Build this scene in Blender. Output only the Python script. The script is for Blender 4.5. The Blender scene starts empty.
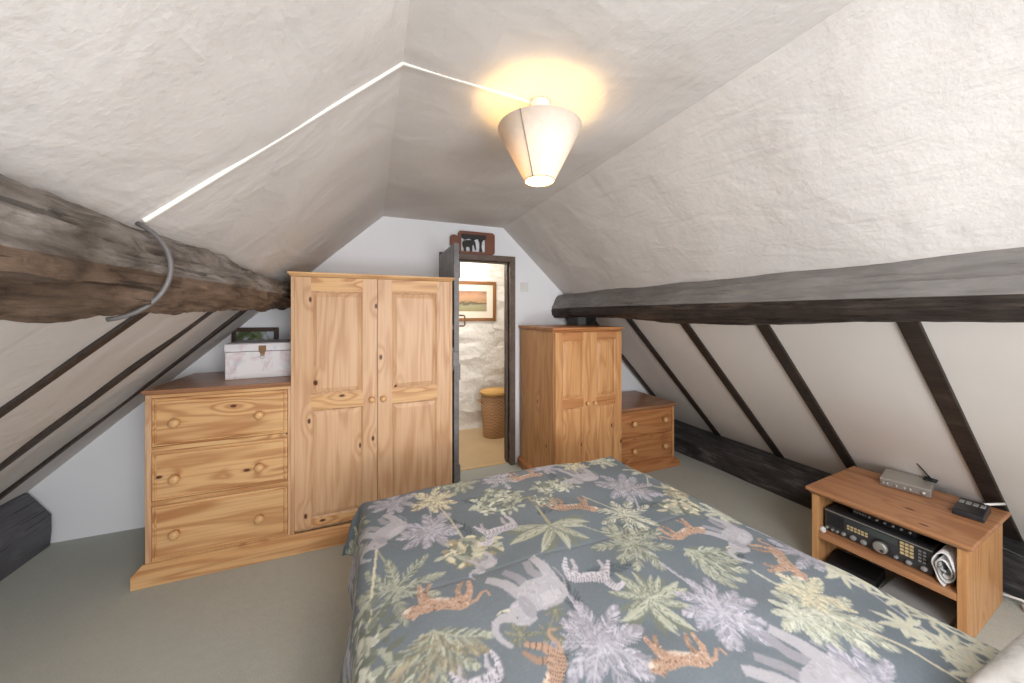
import bpy, bmesh, math, random
import numpy as np
from mathutils import Vector, Matrix
from mathutils import noise as mnoise

random.seed(7)
PI = math.pi
scene = bpy.context.scene
COL = scene.collection

# ------------------------------------------------------------------ colour
def lin1(v):
    v = v / 255.0
    return v / 12.92 if v <= 0.04045 else ((v + 0.055) / 1.055) ** 2.4
def rgb(r, g, b):
    return (lin1(r), lin1(g), lin1(b), 1.0)

# ------------------------------------------------------------------ materials
class NT:
    def __init__(s, name):
        s.m = bpy.data.materials.new(name); s.m.use_nodes = True
        s.t = s.m.node_tree; s.b = s.t.nodes['Principled BSDF']; s.out = s.t.nodes['Material Output']
    def n(s, typ, **kw):
        nd = s.t.nodes.new(typ)
        for k, v in kw.items():
            if k.startswith('_'): setattr(nd, k[1:], v)
            else: nd.inputs[k.replace('_', ' ')].default_value = v
        return nd
    def l(s, a, b): s.t.links.new(a, b)
    def math(s, op, a, b=None, clamp=False):
        nd = s.t.nodes.new('ShaderNodeMath'); nd.operation = op; nd.use_clamp = clamp
        for i, v in enumerate((a, b)):
            if v is None: continue
            if isinstance(v, (int, float)): nd.inputs[i].default_value = v
            else: s.l(v, nd.inputs[i])
        return nd.outputs[0]
    def mix(s, f, a, b, mode='MIX'):
        nd = s.t.nodes.new('ShaderNodeMix'); nd.data_type = 'RGBA'; nd.blend_type = mode
        for i, v in ((0, f), (6, a), (7, b)):
            if isinstance(v, (int, float, tuple)): nd.inputs[i].default_value = v
            else: s.l(v, nd.inputs[i])
        return nd.outputs[2]
    def ramp(s, f, stops):
        nd = s.t.nodes.new('ShaderNodeValToRGB'); s.l(f, nd.inputs[0])
        e = nd.color_ramp.elements
        while len(e) < len(stops): e.new(0.5)
        for i, (p, c) in enumerate(stops): e[i].position = p; e[i].color = c
        return nd.outputs[0]
    def coords(s, scale=(1, 1, 1), rand=True, loc=(0, 0, 0)):
        tc = s.t.nodes.new('ShaderNodeTexCoord'); mp = s.t.nodes.new('ShaderNodeMapping')
        v = tc.outputs['Object']
        if rand:
            oi = s.t.nodes.new('ShaderNodeObjectInfo')
            add = s.t.nodes.new('ShaderNodeVectorMath'); add.operation = 'ADD'
            r = s.math('MULTIPLY', oi.outputs['Random'], 7.3)
            s.l(v, add.inputs[0]); s.l(r, add.inputs[1]); v = add.outputs[0]
        s.l(v, mp.inputs['Vector']); mp.inputs['Scale'].default_value = scale
        mp.inputs['Location'].default_value = loc
        return mp.outputs[0]
    def noise(s, vec, scale=1, detail=3, rough=0.5, dist=0.0):
        nd = s.n('ShaderNodeTexNoise', Scale=scale, Detail=detail, Roughness=rough, Distortion=dist)
        s.l(vec, nd.inputs['Vector']); return nd.outputs['Fac']
    def bump(s, h, strength=0.3, dist=0.01, prev=None):
        nd = s.n('ShaderNodeBump', Strength=strength, Distance=dist); s.l(h, nd.inputs['Height'])
        if prev is not None: s.l(prev, nd.inputs['Normal'])
        s.l(nd.outputs[0], s.b.inputs['Normal']); return nd.outputs[0]

def flat(name, c, rough=0.5, metal=0.0, spec=0.5, var=0.08):
    t = NT(name); v = t.coords((14, 14, 14)); f = t.noise(v, 1, 4)
    d = tuple(x * (1 - var) for x in c[:3]) + (1,); e = tuple(min(1, x * (1 + var)) for x in c[:3]) + (1,)
    t.l(t.mix(f, d, e), t.b.inputs['Base Color'])
    t.b.inputs['Roughness'].default_value = rough; t.b.inputs['Metallic'].default_value = metal
    t.b.inputs['Specular IOR Level'].default_value = spec
    return t.m

def pine(name, axis, light, mid, dark, knots=0.5, rough=0.42):
    t = NT(name)
    sc = [7.0, 7.0, 7.0]; sc[axis] = 0.75
    v = t.coords(tuple(sc))
    ksc = [5.2, 5.2, 5.2]; ksc[axis] = 2.7
    kv = t.coords(tuple(ksc), loc=(0.37, 0.11, 0.73))
    sx = t.n('ShaderNodeSeparateXYZ'); t.l(kv, sx.inputs[0]); cb = t.n('ShaderNodeCombineXYZ')
    ia, ib, ic = {2: (0, 1, 2), 0: (2, 1, 0), 1: (0, 2, 1)}[axis]      # across + depth, along the grain
    t.l(t.math('ADD', sx.outputs[ia], sx.outputs[ib]), cb.inputs[0]); t.l(sx.outputs[ic], cb.inputs[1])
    vo = t.n('ShaderNodeTexVoronoi', Scale=1.0, _voronoi_dimensions='2D'); t.l(cb.outputs[0], vo.inputs['Vector'])
    sep = t.n('ShaderNodeSeparateColor'); t.l(vo.outputs['Color'], sep.inputs[0])
    gate = t.math('GREATER_THAN', sep.outputs[0], 1.0 - knots)
    d = vo.outputs['Distance']
    near = t.math('MULTIPLY', t.math('SUBTRACT', 1.0, t.math('MULTIPLY', d, 3.2), True), gate)
    n1 = t.noise(v, 1.0, 2.0, 0.45, 0.35)
    ph = t.math('ADD', t.math('MULTIPLY', n1, 46.0), t.math('MULTIPLY', near, 9.0))
    band = t.math('ADD', t.math('MULTIPLY', t.math('SINE', ph), 0.5), 0.5)
    band = t.math('POWER', band, 1.8)
    fs = [95.0, 95.0, 95.0]; fs[axis] = 2.5
    fib = t.noise(t.coords(tuple(fs)), 1.0, 2.0)
    big = t.noise(t.coords(tuple(3.0 if i != axis else 0.8 for i in range(3))), 1.0, 2)
    bs = t.math('MULTIPLY', band, t.math('ADD', t.math('MULTIPLY', big, 1.1), 0.12))
    c = t.mix(t.math('MULTIPLY', bs, 0.9 if axis != 2 else 0.62, True), light, mid)
    c = t.mix(t.math('MULTIPLY', t.math('SUBTRACT', fib, 0.42, True), 1.1, True), c, mid)
    kd = t.math('SUBTRACT', 1.0, t.math('MULTIPLY', d, 17.0), True)
    kd = t.math('MULTIPLY', t.math('MULTIPLY', kd, gate), 2.2, True)
    c = t.mix(kd, c, dark)
    t.l(c, t.b.inputs['Base Color']); t.b.inputs['Roughness'].default_value = rough
    t.b.inputs['Specular IOR Level'].default_value = 0.35
    t.bump(fib, 0.08, 0.002)
    return t.m

def beam_mat(name, stops, bump=0.7, rough=0.6, spec=0.35, ck=0.40):
    t = NT(name)
    v = t.coords((20, 3.6, 20), False)
    f = t.noise(v, 1.0, 8, 0.68, 1.0)
    cr = t.noise(t.coords((55, 1.6, 55), False), 1.0, 3, 0.6)
    pt = t.noise(t.coords((7, 4.0, 7), False), 1.0, 6, 0.6)
    h = t.math('ADD', t.math('MULTIPLY', f, 0.55), t.math('MULTIPLY', pt, 0.45))
    c = t.ramp(h, stops)
    crack = t.math('LESS_THAN', cr, ck)
    c = t.mix(t.math('MULTIPLY', crack, 0.6), c, (0.012, 0.009, 0.008, 1))
    t.l(c, t.b.inputs['Base Color']); t.b.inputs['Roughness'].default_value = rough
    t.b.inputs['Specular IOR Level'].default_value = spec
    hh = t.math('ADD', t.math('MULTIPLY', f, 0.7), t.math('MULTIPLY', cr, 0.5))
    t.bump(hh, bump, 0.02)
    return t.m

def plaster(name, c, strength=0.4, mottle=0.08):
    t = NT(name)
    big = t.noise(t.coords((2.2, 3.0, 2.2), False), 1.0, 3, 0.5, 0.5)
    trow = t.noise(t.coords((9, 2.6, 9), False), 1.0, 3, 0.5, 0.7)
    fine = t.noise(t.coords((55, 55, 55), False), 1.0, 3, 0.6)
    d = tuple(x * (1 - mottle * 1.6) for x in c[:3]) + (1,); e = tuple(min(1, x * (1 + mottle)) for x in c[:3]) + (1,)
    t.l(t.mix(big, d, e), t.b.inputs['Base Color'])
    t.b.inputs['Roughness'].default_value = 0.75; t.b.inputs['Specular IOR Level'].default_value = 0.25
    h = t.math('ADD', t.math('MULTIPLY', trow, 0.55), t.math('MULTIPLY', fine, 0.09))
    h = t.math('ADD', h, t.math('MULTIPLY', big, 1.0))
    t.bump(h, strength, 0.03)
    return t.m

M = {}
M['ceil'] = plaster('plaster_ceiling', rgb(214, 208, 203), 0.55)
M['slope'] = plaster('plaster_slope', rgb(216, 210, 205), 0.55)
M['low'] = plaster('plaster_lower_slope', rgb(226, 219, 212), 0.08, 0.03)
M['white'] = plaster('white_emulsion', rgb(236, 236, 238), 0.06, 0.02)
P_L, P_M, P_D = rgb(214, 166, 108), rgb(176, 115, 60), rgb(92, 56, 34)
M['pine_z'] = pine('pine_vertical', 2, rgb(216, 176, 138), rgb(176, 122, 80), P_D, 0.30)
M['pine_x'] = pine('pine_horizontal', 0, rgb(222, 178, 126), rgb(166, 104, 58), P_D, 0.34)
O_L, O_M = rgb(212, 160, 108), rgb(166, 104, 60)
M['hpine_z'] = pine('honey_pine_vertical', 2, O_L, O_M, P_D, 0.35)
M['hpine_x'] = pine('honey_pine_horizontal', 0, rgb(192, 134, 86), rgb(152, 92, 52), P_D, 0.3)
M['hpine_y'] = pine('honey_pine_lengthwise', 1, rgb(190, 138, 98), rgb(150, 96, 62), P_D, 0.6)
M['dpine_x'] = pine('pine_top_board', 0, rgb(172, 126, 94), rgb(138, 94, 66), P_D, 0.2, 0.3)
M['knob'] = flat('pine_knob', rgb(214, 168, 116), 0.3)
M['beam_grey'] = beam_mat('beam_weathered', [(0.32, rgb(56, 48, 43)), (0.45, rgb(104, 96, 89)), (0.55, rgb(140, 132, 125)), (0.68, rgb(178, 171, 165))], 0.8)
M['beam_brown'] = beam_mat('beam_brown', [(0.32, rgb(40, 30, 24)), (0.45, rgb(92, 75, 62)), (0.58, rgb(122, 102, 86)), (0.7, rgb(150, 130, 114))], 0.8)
M['beam_smooth'] = beam_mat('beam_smooth_grey', [(0.3, rgb(98, 94, 91)), (0.5, rgb(120, 116, 113)), (0.72, rgb(142, 138, 135))], 0.22, 0.5, 0.35, 0.33)  # lighter, smoother grey for the upper faces of the right purlin
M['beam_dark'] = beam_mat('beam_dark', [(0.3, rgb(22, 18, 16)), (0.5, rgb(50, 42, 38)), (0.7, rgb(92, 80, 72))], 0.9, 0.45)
M['beam_black'] = beam_mat('beam_black', [(0.35, rgb(38, 36, 36)), (0.52, rgb(68, 65, 65)), (0.66, rgb(118, 114, 112))], 0.4, 0.45)
M['beam_charcoal'] = beam_mat('beam_charcoal', [(0.3, rgb(70, 69, 72)), (0.55, rgb(92, 91, 95)), (0.8, rgb(124, 122, 125))], 0.3, 0.5)
M['rafter'] = beam_mat('rafter_dark', [(0.3, rgb(34, 27, 23)), (0.55, rgb(58, 47, 41)), (0.8, rgb(82, 70, 62))], 0.3, 0.55, 0.35, 0.34)
M['frame'] = beam_mat('door_frame_brown', [(0.3, rgb(84, 69, 60)), (0.55, rgb(112, 96, 86)), (0.8, rgb(134, 118, 107))], 0.2, 0.5, 0.35, 0.32)
M['door'] = beam_mat('door_grey', [(0.3, rgb(92, 89, 88)), (0.55, rgb(122, 119, 118)), (0.8, rgb(146, 142, 140))], 0.2, 0.4, 0.35, 0.30)
M['iron'] = flat('dark_iron', rgb(52, 48, 46), 0.45, 0.7)
M['bronze'] = flat('bronze', rgb(122, 92, 62), 0.35, 0.6)
M['conduit'] = flat('white_plastic', rgb(228, 223, 214), 0.4)
M['wplastic'] = flat('white_moulding', rgb(226, 224, 220), 0.35)
M['cable'] = flat('cable_grey', rgb(96, 92, 90), 0.5)
M['cableblack'] = flat('cable_black', rgb(28, 27, 28), 0.5)
M['black'] = flat('black_case', rgb(40, 40, 42), 0.4)
M['radio'] = flat('radio_grey_black', rgb(62, 62, 64), 0.42)
M['display'] = flat('radio_display', rgb(74, 80, 78), 0.15)
M['silver'] = flat('brushed_silver', rgb(186, 182, 174), 0.38, 0.55)
M['silverf'] = flat('silver_front', rgb(150, 147, 142), 0.4, 0.5)
M['key'] = flat('cream_keys', rgb(206, 184, 138), 0.5)
M['greykey'] = flat('grey_keys', rgb(150, 150, 148), 0.5)
M['paper'] = flat('white_paper', rgb(226, 224, 222), 0.8, var=0.05)
M['greysheet'] = flat('pale_grey_board', rgb(164, 164, 162), 0.7)
M['blue'] = flat('dark_blue_plastic', rgb(38, 44, 84), 0.4)
M['mattress'] = flat('mattress_ticking', rgb(210, 206, 200), 0.9)
M['divan'] = flat('divan_cloth', rgb(86, 88, 92), 0.9)

def carpet():
    t = NT('carpet_grey_green')
    a = t.noise(t.coords((1.3, 1.3, 1.3), False), 1, 4, 0.6, 0.6)
    f = t.noise(t.coords((160, 160, 160), False), 1, 3, 0.7)
    g = t.noise(t.coords((28, 28, 28), False), 1, 4, 0.6)
    c = t.mix(a, rgb(172, 177, 168), rgb(196, 196, 188))
    c = t.mix(t.math('MULTIPLY', f, 0.55), c, rgb(152, 156, 148))
    c = t.mix(t.math('MULTIPLY', g, 0.3), c, rgb(210, 208, 200))
    t.l(c, t.b.inputs['Base Color']); t.b.inputs['Roughness'].default_value = 0.95
    t.b.inputs['Specular IOR Level'].default_value = 0.1
    t.bump(t.math('ADD', f, g), 0.5, 0.006); return t.m
M['carpet'] = carpet()
def stonewall():
    t = NT('whitewashed_stone')
    v = t.coords((2.6, 2.6, 7.0), False)
    n = t.noise(t.coords((3, 3, 5), False), 1, 3)
    add = t.n('ShaderNodeVectorMath', _operation='ADD'); t.l(v, add.inputs[0])
    t.l(t.math('MULTIPLY', n, 1.1), add.inputs[1])
    vo = t.n('ShaderNodeTexVoronoi', Scale=1.0, _feature='SMOOTH_F1'); t.l(add.outputs[0], vo.inputs['Vector'])
    fine = t.noise(t.coords((18, 18, 18), False), 1, 4)
    t.l(t.mix(fine, rgb(226, 220, 210), rgb(246, 241, 233)), t.b.inputs['Base Color'])
    t.b.inputs['Roughness'].default_value = 0.85
    h = t.math('ADD', t.math('MULTIPLY', vo.outputs['Distance'], -1.3), t.math('MULTIPLY', fine, 0.35))
    t.bump(h, 0.8, 0.07); return t.m
M['stone'] = stonewall()
def hallfloor():
    t = NT('tan_vinyl')
    a = t.noise(t.coords((5, 5, 5), False), 1, 4)
    t.l(t.mix(a, rgb(196, 168, 126), rgb(212, 186, 146)), t.b.inputs['Base Color'])
    t.b.inputs['Roughness'].default_value = 0.35; return t.m
M['hallfloor'] = hallfloor()
def wicker(name, a, b, s):
    t = NT(name)
    w1 = t.n('ShaderNodeTexWave', Scale=1.0, Distortion=0.6, _bands_direction='Z'); t.l(t.coords((s, s, s), False), w1.inputs['Vector'])
    w2 = t.n('ShaderNodeTexChecker', Scale=1.0); t.l(t.coords((s * 1.8, s * 1.8, s * 3.1), False), w2.inputs['Vector'])
    f = t.math('ADD', t.math('MULTIPLY', w1.outputs['Fac'], 0.6), t.math('MULTIPLY', w2.outputs['Fac'], 0.35))
    t.l(t.mix(f, a, b), t.b.inputs['Base Color']); t.b.inputs['Roughness'].default_value = 0.6
    t.bump(f, 0.7, 0.01); return t.m
M['wicker'] = wicker('wicker', rgb(150, 108, 70), rgb(206, 164, 118), 16)
M['lid'] = wicker('woven_lid', rgb(200, 152, 84), rgb(224, 178, 104), 22)
def trunkmat():
    t = NT('floral_papered_box')
    n = t.noise(t.coords((11, 11, 11), False), 1, 4, 0.6, 1.0)
    m = t.noise(t.coords((8, 8, 8), False, (3, 1, 2)), 1, 4, 0.6, 1.0)
    c = t.mix(t.math('MULTIPLY', t.math('SUBTRACT', n, 0.52, True), 4.5, True), rgb(226, 222, 222), rgb(206, 178, 186))
    c = t.mix(t.math('MULTIPLY', t.math('SUBTRACT', m, 0.54, True), 4.0, True), c, rgb(186, 192, 204))
    t.l(c, t.b.inputs['Base Color']); t.b.inputs['Roughness'].default_value = 0.6; return t.m
M['trunk'] = trunkmat()
M['trunktop'] = flat('box_lid_top', rgb(176, 172, 174), 0.6, var=0.15)
def photo_mat(name, stops, scale):
    t = NT(name); n = t.noise(t.coords(scale, False), 1, 4, 0.6, 0.5)
    t.l(t.ramp(n, stops), t.b.inputs['Base Color']); t.b.inputs['Roughness'].default_value = 0.2; return t.m
M['snapshot'] = photo_mat('snapshot', [(0.35, rgb(60, 82, 48)), (0.5, rgb(120, 132, 96)), (0.62, rgb(196, 204, 214))], (12, 1, 12))
def landscape():
    t = NT('landscape_print')
    tc = t.n('ShaderNodeTexCoord'); sp = t.n('ShaderNodeSeparateXYZ'); t.l(tc.outputs['Object'], sp.inputs[0])
    n = t.noise(t.coords((9, 1, 22), False), 1, 4, 0.6, 0.8)
    z = t.math('ADD', t.math('MULTIPLY', sp.outputs[2], 3.9), t.math('MULTIPLY', t.math('SUBTRACT', n, 0.5), 0.5))
    c = t.ramp(z, [(0.0, rgb(150, 142, 104)), (0.28, rgb(164, 158, 124)), (0.40, rgb(92, 84, 66)), (0.48, rgb(176, 140, 104)), (0.75, rgb(196, 152, 118)), (1.0, rgb(150, 112, 88))])
    t.l(c, t.b.inputs['Base Color']); t.b.inputs['Roughness'].default_value = 0.25; return t.m
M['landscape'] = landscape()
M['mount'] = flat('cream_mount', rgb(232, 220, 202), 0.7, var=0.02)
M['gilt'] = flat('brown_gilt', rgb(134, 88, 44), 0.4)
M['darkwood'] = flat('dark_wood', rgb(66, 44, 32), 0.45)
M['redwood'] = flat('red_brown_carved_wood', rgb(122, 74, 54), 0.4, var=0.25)
M['carvedblack'] = flat('black_carving', rgb(36, 30, 28), 0.5)
def shade_mat():
    t = NT('lampshade_fabric')
    f = t.noise(t.coords((60, 60, 60), False), 1, 3)
    c = t.mix(f, rgb(226, 214, 200), rgb(242, 232, 220))
    t.l(c, t.b.inputs['Base Color']); t.b.inputs['Roughness'].default_value = 0.9
    tr = t.n('ShaderNodeBsdfTranslucent'); t.l(c, tr.inputs['Color'])
    mx = t.n('ShaderNodeMixShader'); mx.inputs[0].default_value = 0.22
    t.l(t.b.outputs[0], mx.inputs[1]); t.l(tr.outputs[0], mx.inputs[2]); t.l(mx.outputs[0], t.out.inputs['Surface'])
    return t.m
M['shade'] = shade_mat()
def emis(name, c, s):
    t = NT(name); t.b.inputs['Base Color'].default_value = c
    t.b.inputs['Emission Color'].default_value = c; t.b.inputs['Emission Strength'].default_value = s
    return t.m
M['bulb'] = emis('glowing_bulb', (1.0, 0.72, 0.36, 1), 40)
M['seam'] = flat('shade_seam', rgb(150, 138, 126), 0.8)
def glass():
    t = NT('added_window_glass'); t.b.inputs['Transmission Weight'].default_value = 1.0
    t.b.inputs['Roughness'].default_value = 0.0; t.b.inputs['IOR'].default_value = 1.02; return t.m
M['glass'] = glass()
def duvet_mat():
    t = NT('printed_duvet')
    a = t.n('ShaderNodeVertexColor'); a.layer_name = 'Col'
    t.l(a.outputs['Color'], t.b.inputs['Base Color'])
    t.b.inputs['Roughness'].default_value = 0.8; t.b.inputs['Specular IOR Level'].default_value = 0.25
    t.b.inputs['Sheen Weight'].default_value = 0.08
    f = t.noise(t.coords((7, 5, 7), False), 1, 4, 0.55, 0.7)
    t.bump(f, 0.30, 0.02); return t.m
M['duvet'] = duvet_mat()
def pillow_mat():
    t = NT('pillow_grey_print')
    n = t.noise(t.coords((9, 9, 9), False), 1, 5, 0.6, 1.5)
    c = t.ramp(n, [(0.35, rgb(150, 152, 150)), (0.5, rgb(186, 184, 180)), (0.7, rgb(206, 202, 198))])
    t.l(c, t.b.inputs['Base Color']); t.b.inputs['Roughness'].default_value = 0.85; return t.m
M['pillow'] = pillow_mat()

# ------------------------------------------------------------------ mesh builder
class MB:
    def __init__(s): s.v = []; s.f = []; s.mi = []; s.sm = []
    def add(s, verts, faces, mi=0, smooth=False):
        o = len(s.v); s.v += [tuple(p) for p in verts]
        for f in faces: s.f.append(tuple(i + o for i in f)); s.mi.append(mi); s.sm.append(smooth)
    def box(s, x0, x1, y0, y1, z0, z1, mi=0):
        s.add([(x0, y0, z0), (x1, y0, z0), (x1, y1, z0), (x0, y1, z0), (x0, y0, z1), (x1, y0, z1), (x1, y1, z1), (x0, y1, z1)],
              [(0, 3, 2, 1), (4, 5, 6, 7), (0, 1, 5, 4), (1, 2, 6, 5), (2, 3, 7, 6), (3, 0, 4, 7)], mi)
    def frustum(s, a, b, mi=0):      # a, b = (x0,x1,y0,y1,z)
        (x0, x1, y0, y1, z0), (u0, u1, w0, w1, z1) = a, b
        s.add([(x0, y0, z0), (x1, y0, z0), (x1, y1, z0), (x0, y1, z0), (u0, w0, z1), (u1, w0, z1), (u1, w1, z1), (u0, w1, z1)],
              [(0, 3, 2, 1), (4, 5, 6, 7), (0, 1, 5, 4), (1, 2, 6, 5), (2, 3, 7, 6), (3, 0, 4, 7)], mi)
    def panel(s, x0, x1, z0, z1, yb, yf, bev, mi=0):    # raised field facing -Y, rising from yb to yf
        a, b = bev, bev * 1.25
        P = [(x0, yb, z0), (x1, yb, z0), (x1, yb, z1), (x0, yb, z1),
             (x0 + a, yf, z0 + b), (x1 - a, yf, z0 + b), (x1 - a, yf, z1 - b), (x0 + a, yf, z1 - b)]
        s.add(P, [(4, 5, 6, 7), (0, 1, 5, 4), (1, 2, 6, 5), (2, 3, 7, 6), (3, 0, 4, 7)], mi)
    def lathe(s, prof, n=24, c=(0, 0, 0), axis='z', mi=0, sx=1.0, sy=1.0, smooth=True):
        V = []; F = []
        for (r, h) in prof:
            for k in range(n):
                a = 2 * PI * k / n; p, q = r * math.cos(a) * sx, r * math.sin(a) * sy
                if axis == 'z': V.append((c[0] + p, c[1] + q, c[2] + h))
                elif axis == 'y': V.append((c[0] + p, c[1] + h, c[2] + q))
                else: V.append((c[0] + h, c[1] + p, c[2] + q))
        m = len(prof)
        for j in range(m - 1):
            for k in range(n):
                k2 = (k + 1) % n
                F.append((j * n + k, j * n + k2, (j + 1) * n + k2, (j + 1) * n + k))
        if prof[0][0] > 1e-6: F.append(tuple(reversed(range(n))))
        if prof[-1][0] > 1e-6: F.append(tuple((m - 1) * n + k for k in range(n)))
        s.add(V, F, mi, smooth)
    def tube(s, pts, r, n=8, mi=0):
        pts = [Vector(p) for p in pts]; V = []; F = []
        up = Vector((0, 0, 1)); prevn = None
        for i, p in enumerate(pts):
            d = (pts[min(i + 1, len(pts) - 1)] - pts[max(i - 1, 0)]).normalized()
            if prevn is None:
                a = d.cross(up)
                if a.length < 0.05: a = d.cross(Vector((1, 0, 0)))
            else: a = prevn - d * prevn.dot(d)
            a.normalize(); prevn = a; b = d.cross(a)
            rr = r[i] if isinstance(r, (list, tuple)) else r
            for k in range(n):
                t = 2 * PI * k / n; V.append(p + a * math.cos(t) * rr + b * math.sin(t) * rr)
        for i in range(len(pts) - 1):
            for k in range(n):
                k2 = (k + 1) % n; F.append((i * n + k, i * n + k2, (i + 1) * n + k2, (i + 1) * n + k))
        F.append(tuple(reversed(range(n)))); F.append(tuple((len(pts) - 1) * n + k for k in range(n)))
        s.add(V, F, mi, True)
    def prism(s, poly, y0, y1, mi=0):    # polygon in XZ pushed along Y
        n = len(poly); V = [(x, y0, z) for x, z in poly] + [(x, y1, z) for x, z in poly]
        F = [tuple(range(n)), tuple(reversed(range(n, 2 * n)))]
        F += [((i + 1) % n, i, i + n, (i + 1) % n + n) for i in range(n)]
        s.add(V, F, mi)
    def build(s, name, mats, parent=None, bevel=0.0, seg=2, smooth=None):
        me = bpy.data.meshes.new(name); me.from_pydata(s.v, [], s.f)
        for m in (mats if isinstance(mats, (list, tuple)) else [mats]): me.materials.append(m)
        me.polygons.foreach_set('material_index', s.mi)
        me.polygons.foreach_set('use_smooth', s.sm if smooth is None else [smooth] * len(s.f))
        bm = bmesh.new(); bm.from_mesh(me); bmesh.ops.recalc_face_normals(bm, faces=bm.faces); bm.to_mesh(me); bm.free()
        me.update()
        o = bpy.data.objects.new(name, me); COL.objects.link(o)
        if parent is not None: o.parent = parent
        if bevel > 0:
            md = o.modifiers.new('bevel', 'BEVEL'); md.width = bevel; md.segments = seg; md.limit_method = 'ANGLE'; md.angle_limit = math.radians(40)
            md.harden_normals = False
        return o

def tag(o, label, cat, group=None):
    o['label'] = label; o['category'] = cat
    if group: o['group'] = group
    return o
def thing(name, label, cat, loc=(0, 0, 0), rz=0.0, group=None):
    o = bpy.data.objects.new(name, None); COL.objects.link(o)
    o.location = loc; o.rotation_euler = (0, 0, rz); o.empty_display_size = 0.1
    return tag(o, label, cat, group)
def struct(o, label):
    o['kind'] = 'structure'; o['label'] = label; return o

# ------------------------------------------------------------------ room data (metres; X right, Y towards the gable, Z up)
YN, YB = -1.5, 3.14
CX0, CX1, CZ = 0.096, 1.174, 2.27
KL = 0.93
KR = 0.938
KNX, KNZ = 2.07, 2.27 - 0.938 * (2.07 - 1.174)
KR2 = 1.02
def zl(x): return CZ - KL * (CX0 - x)
def xl(z): return CX0 - (CZ - z) / KL
def xr(z): return CX1 + (CZ - z) / KR if z > KNZ else KNX + (KNZ - z) / KR2
def wob(a, b, s):
    return (math.sin(a * 3.1 + s) * math.cos(b * 2.3 + s * 2) + 0.6 * math.sin(a * 6.7 + b * 4.1 + s * 3) + 0.4 * math.cos(b * 9.3 - a * 5.2 + s)) / 2
def surface(name, p00, p10, p11, p01, nu, nv, mat, amp, seed, label):
    p00, p10, p11, p01 = map(Vector, (p00, p10, p11, p01)); mb = MB(); V = []; F = []
    nrm = (p10 - p00).cross(p01 - p00).normalized()
    for j in range(nv + 1):
        for i in range(nu + 1):
            u, v = i / nu, j / nv
            p = p00 * (1 - u) * (1 - v) + p10 * u * (1 - v) + p11 * u * v + p01 * (1 - u) * v
            e = min(1, min(u, 1 - u) * 8) * min(1, min(v, 1 - v) * 8)
            V.append(p + nrm * (amp * e * wob(p.y * 1.4, p.x + p.z, seed)))
    for j in range(nv):
        for i in range(nu):
            a = j * (nu + 1) + i; F.append((a, a + 1, a + nu + 2, a + nu + 1))
    mb.add(V, F, 0, True)
    return struct(mb.build(name, mat), label)

# shell
mb = MB(); mb.box(-2.7, 3.8, YN - 0.1, 3.18, -0.12, 0.0); struct(mb.build('floor', M['carpet']), 'grey green fitted bedroom carpet')
surface('ceiling', (CX0, YN, CZ), (CX1, YN, CZ), (CX1, YB + 0.02, CZ), (CX0, YB + 0.02, CZ), 24, 90, M['ceil'], 0.010, 1.0, 'flat textured plaster ceiling between the two slopes')
surface('wall_left', (xl(-0.05), YN, -0.05), (CX0, YN, CZ), (CX0, YB + 0.02, CZ), (xl(-0.05), YB + 0.02, -0.05), 60, 90, M['slope'], 0.010, 2.0, 'left sloping plaster wall under the roof')
surface('wall_right', (CX1, YN, CZ), (KNX, YN, KNZ), (KNX, YB + 0.02, KNZ), (CX1, YB + 0.02, CZ), 30, 90, M['slope'], 0.012, 3.0, 'right sloping plaster wall above the beam')
surface('wall_right_lower', (KNX, YN, KNZ), (xr(-0.05), YN, -0.05), (xr(-0.05), YB + 0.02, -0.05), (KNX, YB + 0.02, KNZ), 20, 60, M['low'], 0.004, 4.0, 'right sloping wall below the beam, crossed by dark rafters')

DX0, DX1, DZ = 0.614, 1.235, 1.945
mb = MB(); w = 0.12
mb.box(-2.7, DX0, YB, YB + w, -0.1, 2.5); mb.box(DX1, 3.8, YB, YB + w, -0.1, 2.5); mb.box(DX0, DX1, YB, YB + w, DZ, 2.5)
struct(mb.build('wall_back', M['white']), 'white gable wall with the doorway')
# near gable, with an unseen window added to bring in light
mb = MB(); wx0, wx1, wz0, wz1 = 0.05, 1.25, 0.75, 1.85
mb.box(-2.7, wx0, YN - 0.12, YN, -0.1, 2.5); mb.box(wx1, 3.8, YN - 0.12, YN, -0.1, 2.5)
mb.box(wx0, wx1, YN - 0.12, YN, wz1, 2.5); mb.box(wx0, wx1, YN - 0.12, YN, -0.1, wz0)
struct(mb.build('wall_front', M['white']), 'white gable wall behind the bed head')
win = bpy.data.objects.new('added_window_1', None); COL.objects.link(win); win.location = ((wx0 + wx1) / 2, YN - 0.06, wz0); struct(win, 'unseen window added in the near gable for light')
hw, hh = (wx1 - wx0) / 2, wz1 - wz0
mb = MB()
for a in ((-hw, -hw + 0.05, 0, hh), (hw - 0.05, hw, 0, hh), (-hw + 0.05, hw - 0.05, 0, 0.05), (-hw + 0.05, hw - 0.05, hh - 0.05, hh), (-0.02, 0.02, 0.05, hh - 0.05)):
    mb.box(a[0], a[1], -0.03, 0.03, a[2], a[3])
mb.build('added_window_frame', M['wplastic'], win, 0.003)
mb = MB(); mb.box(-hw + 0.05, hw - 0.05, -0.004, 0.004, 0.05, hh - 0.05); mb.build('pane', M['glass'], win)

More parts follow.
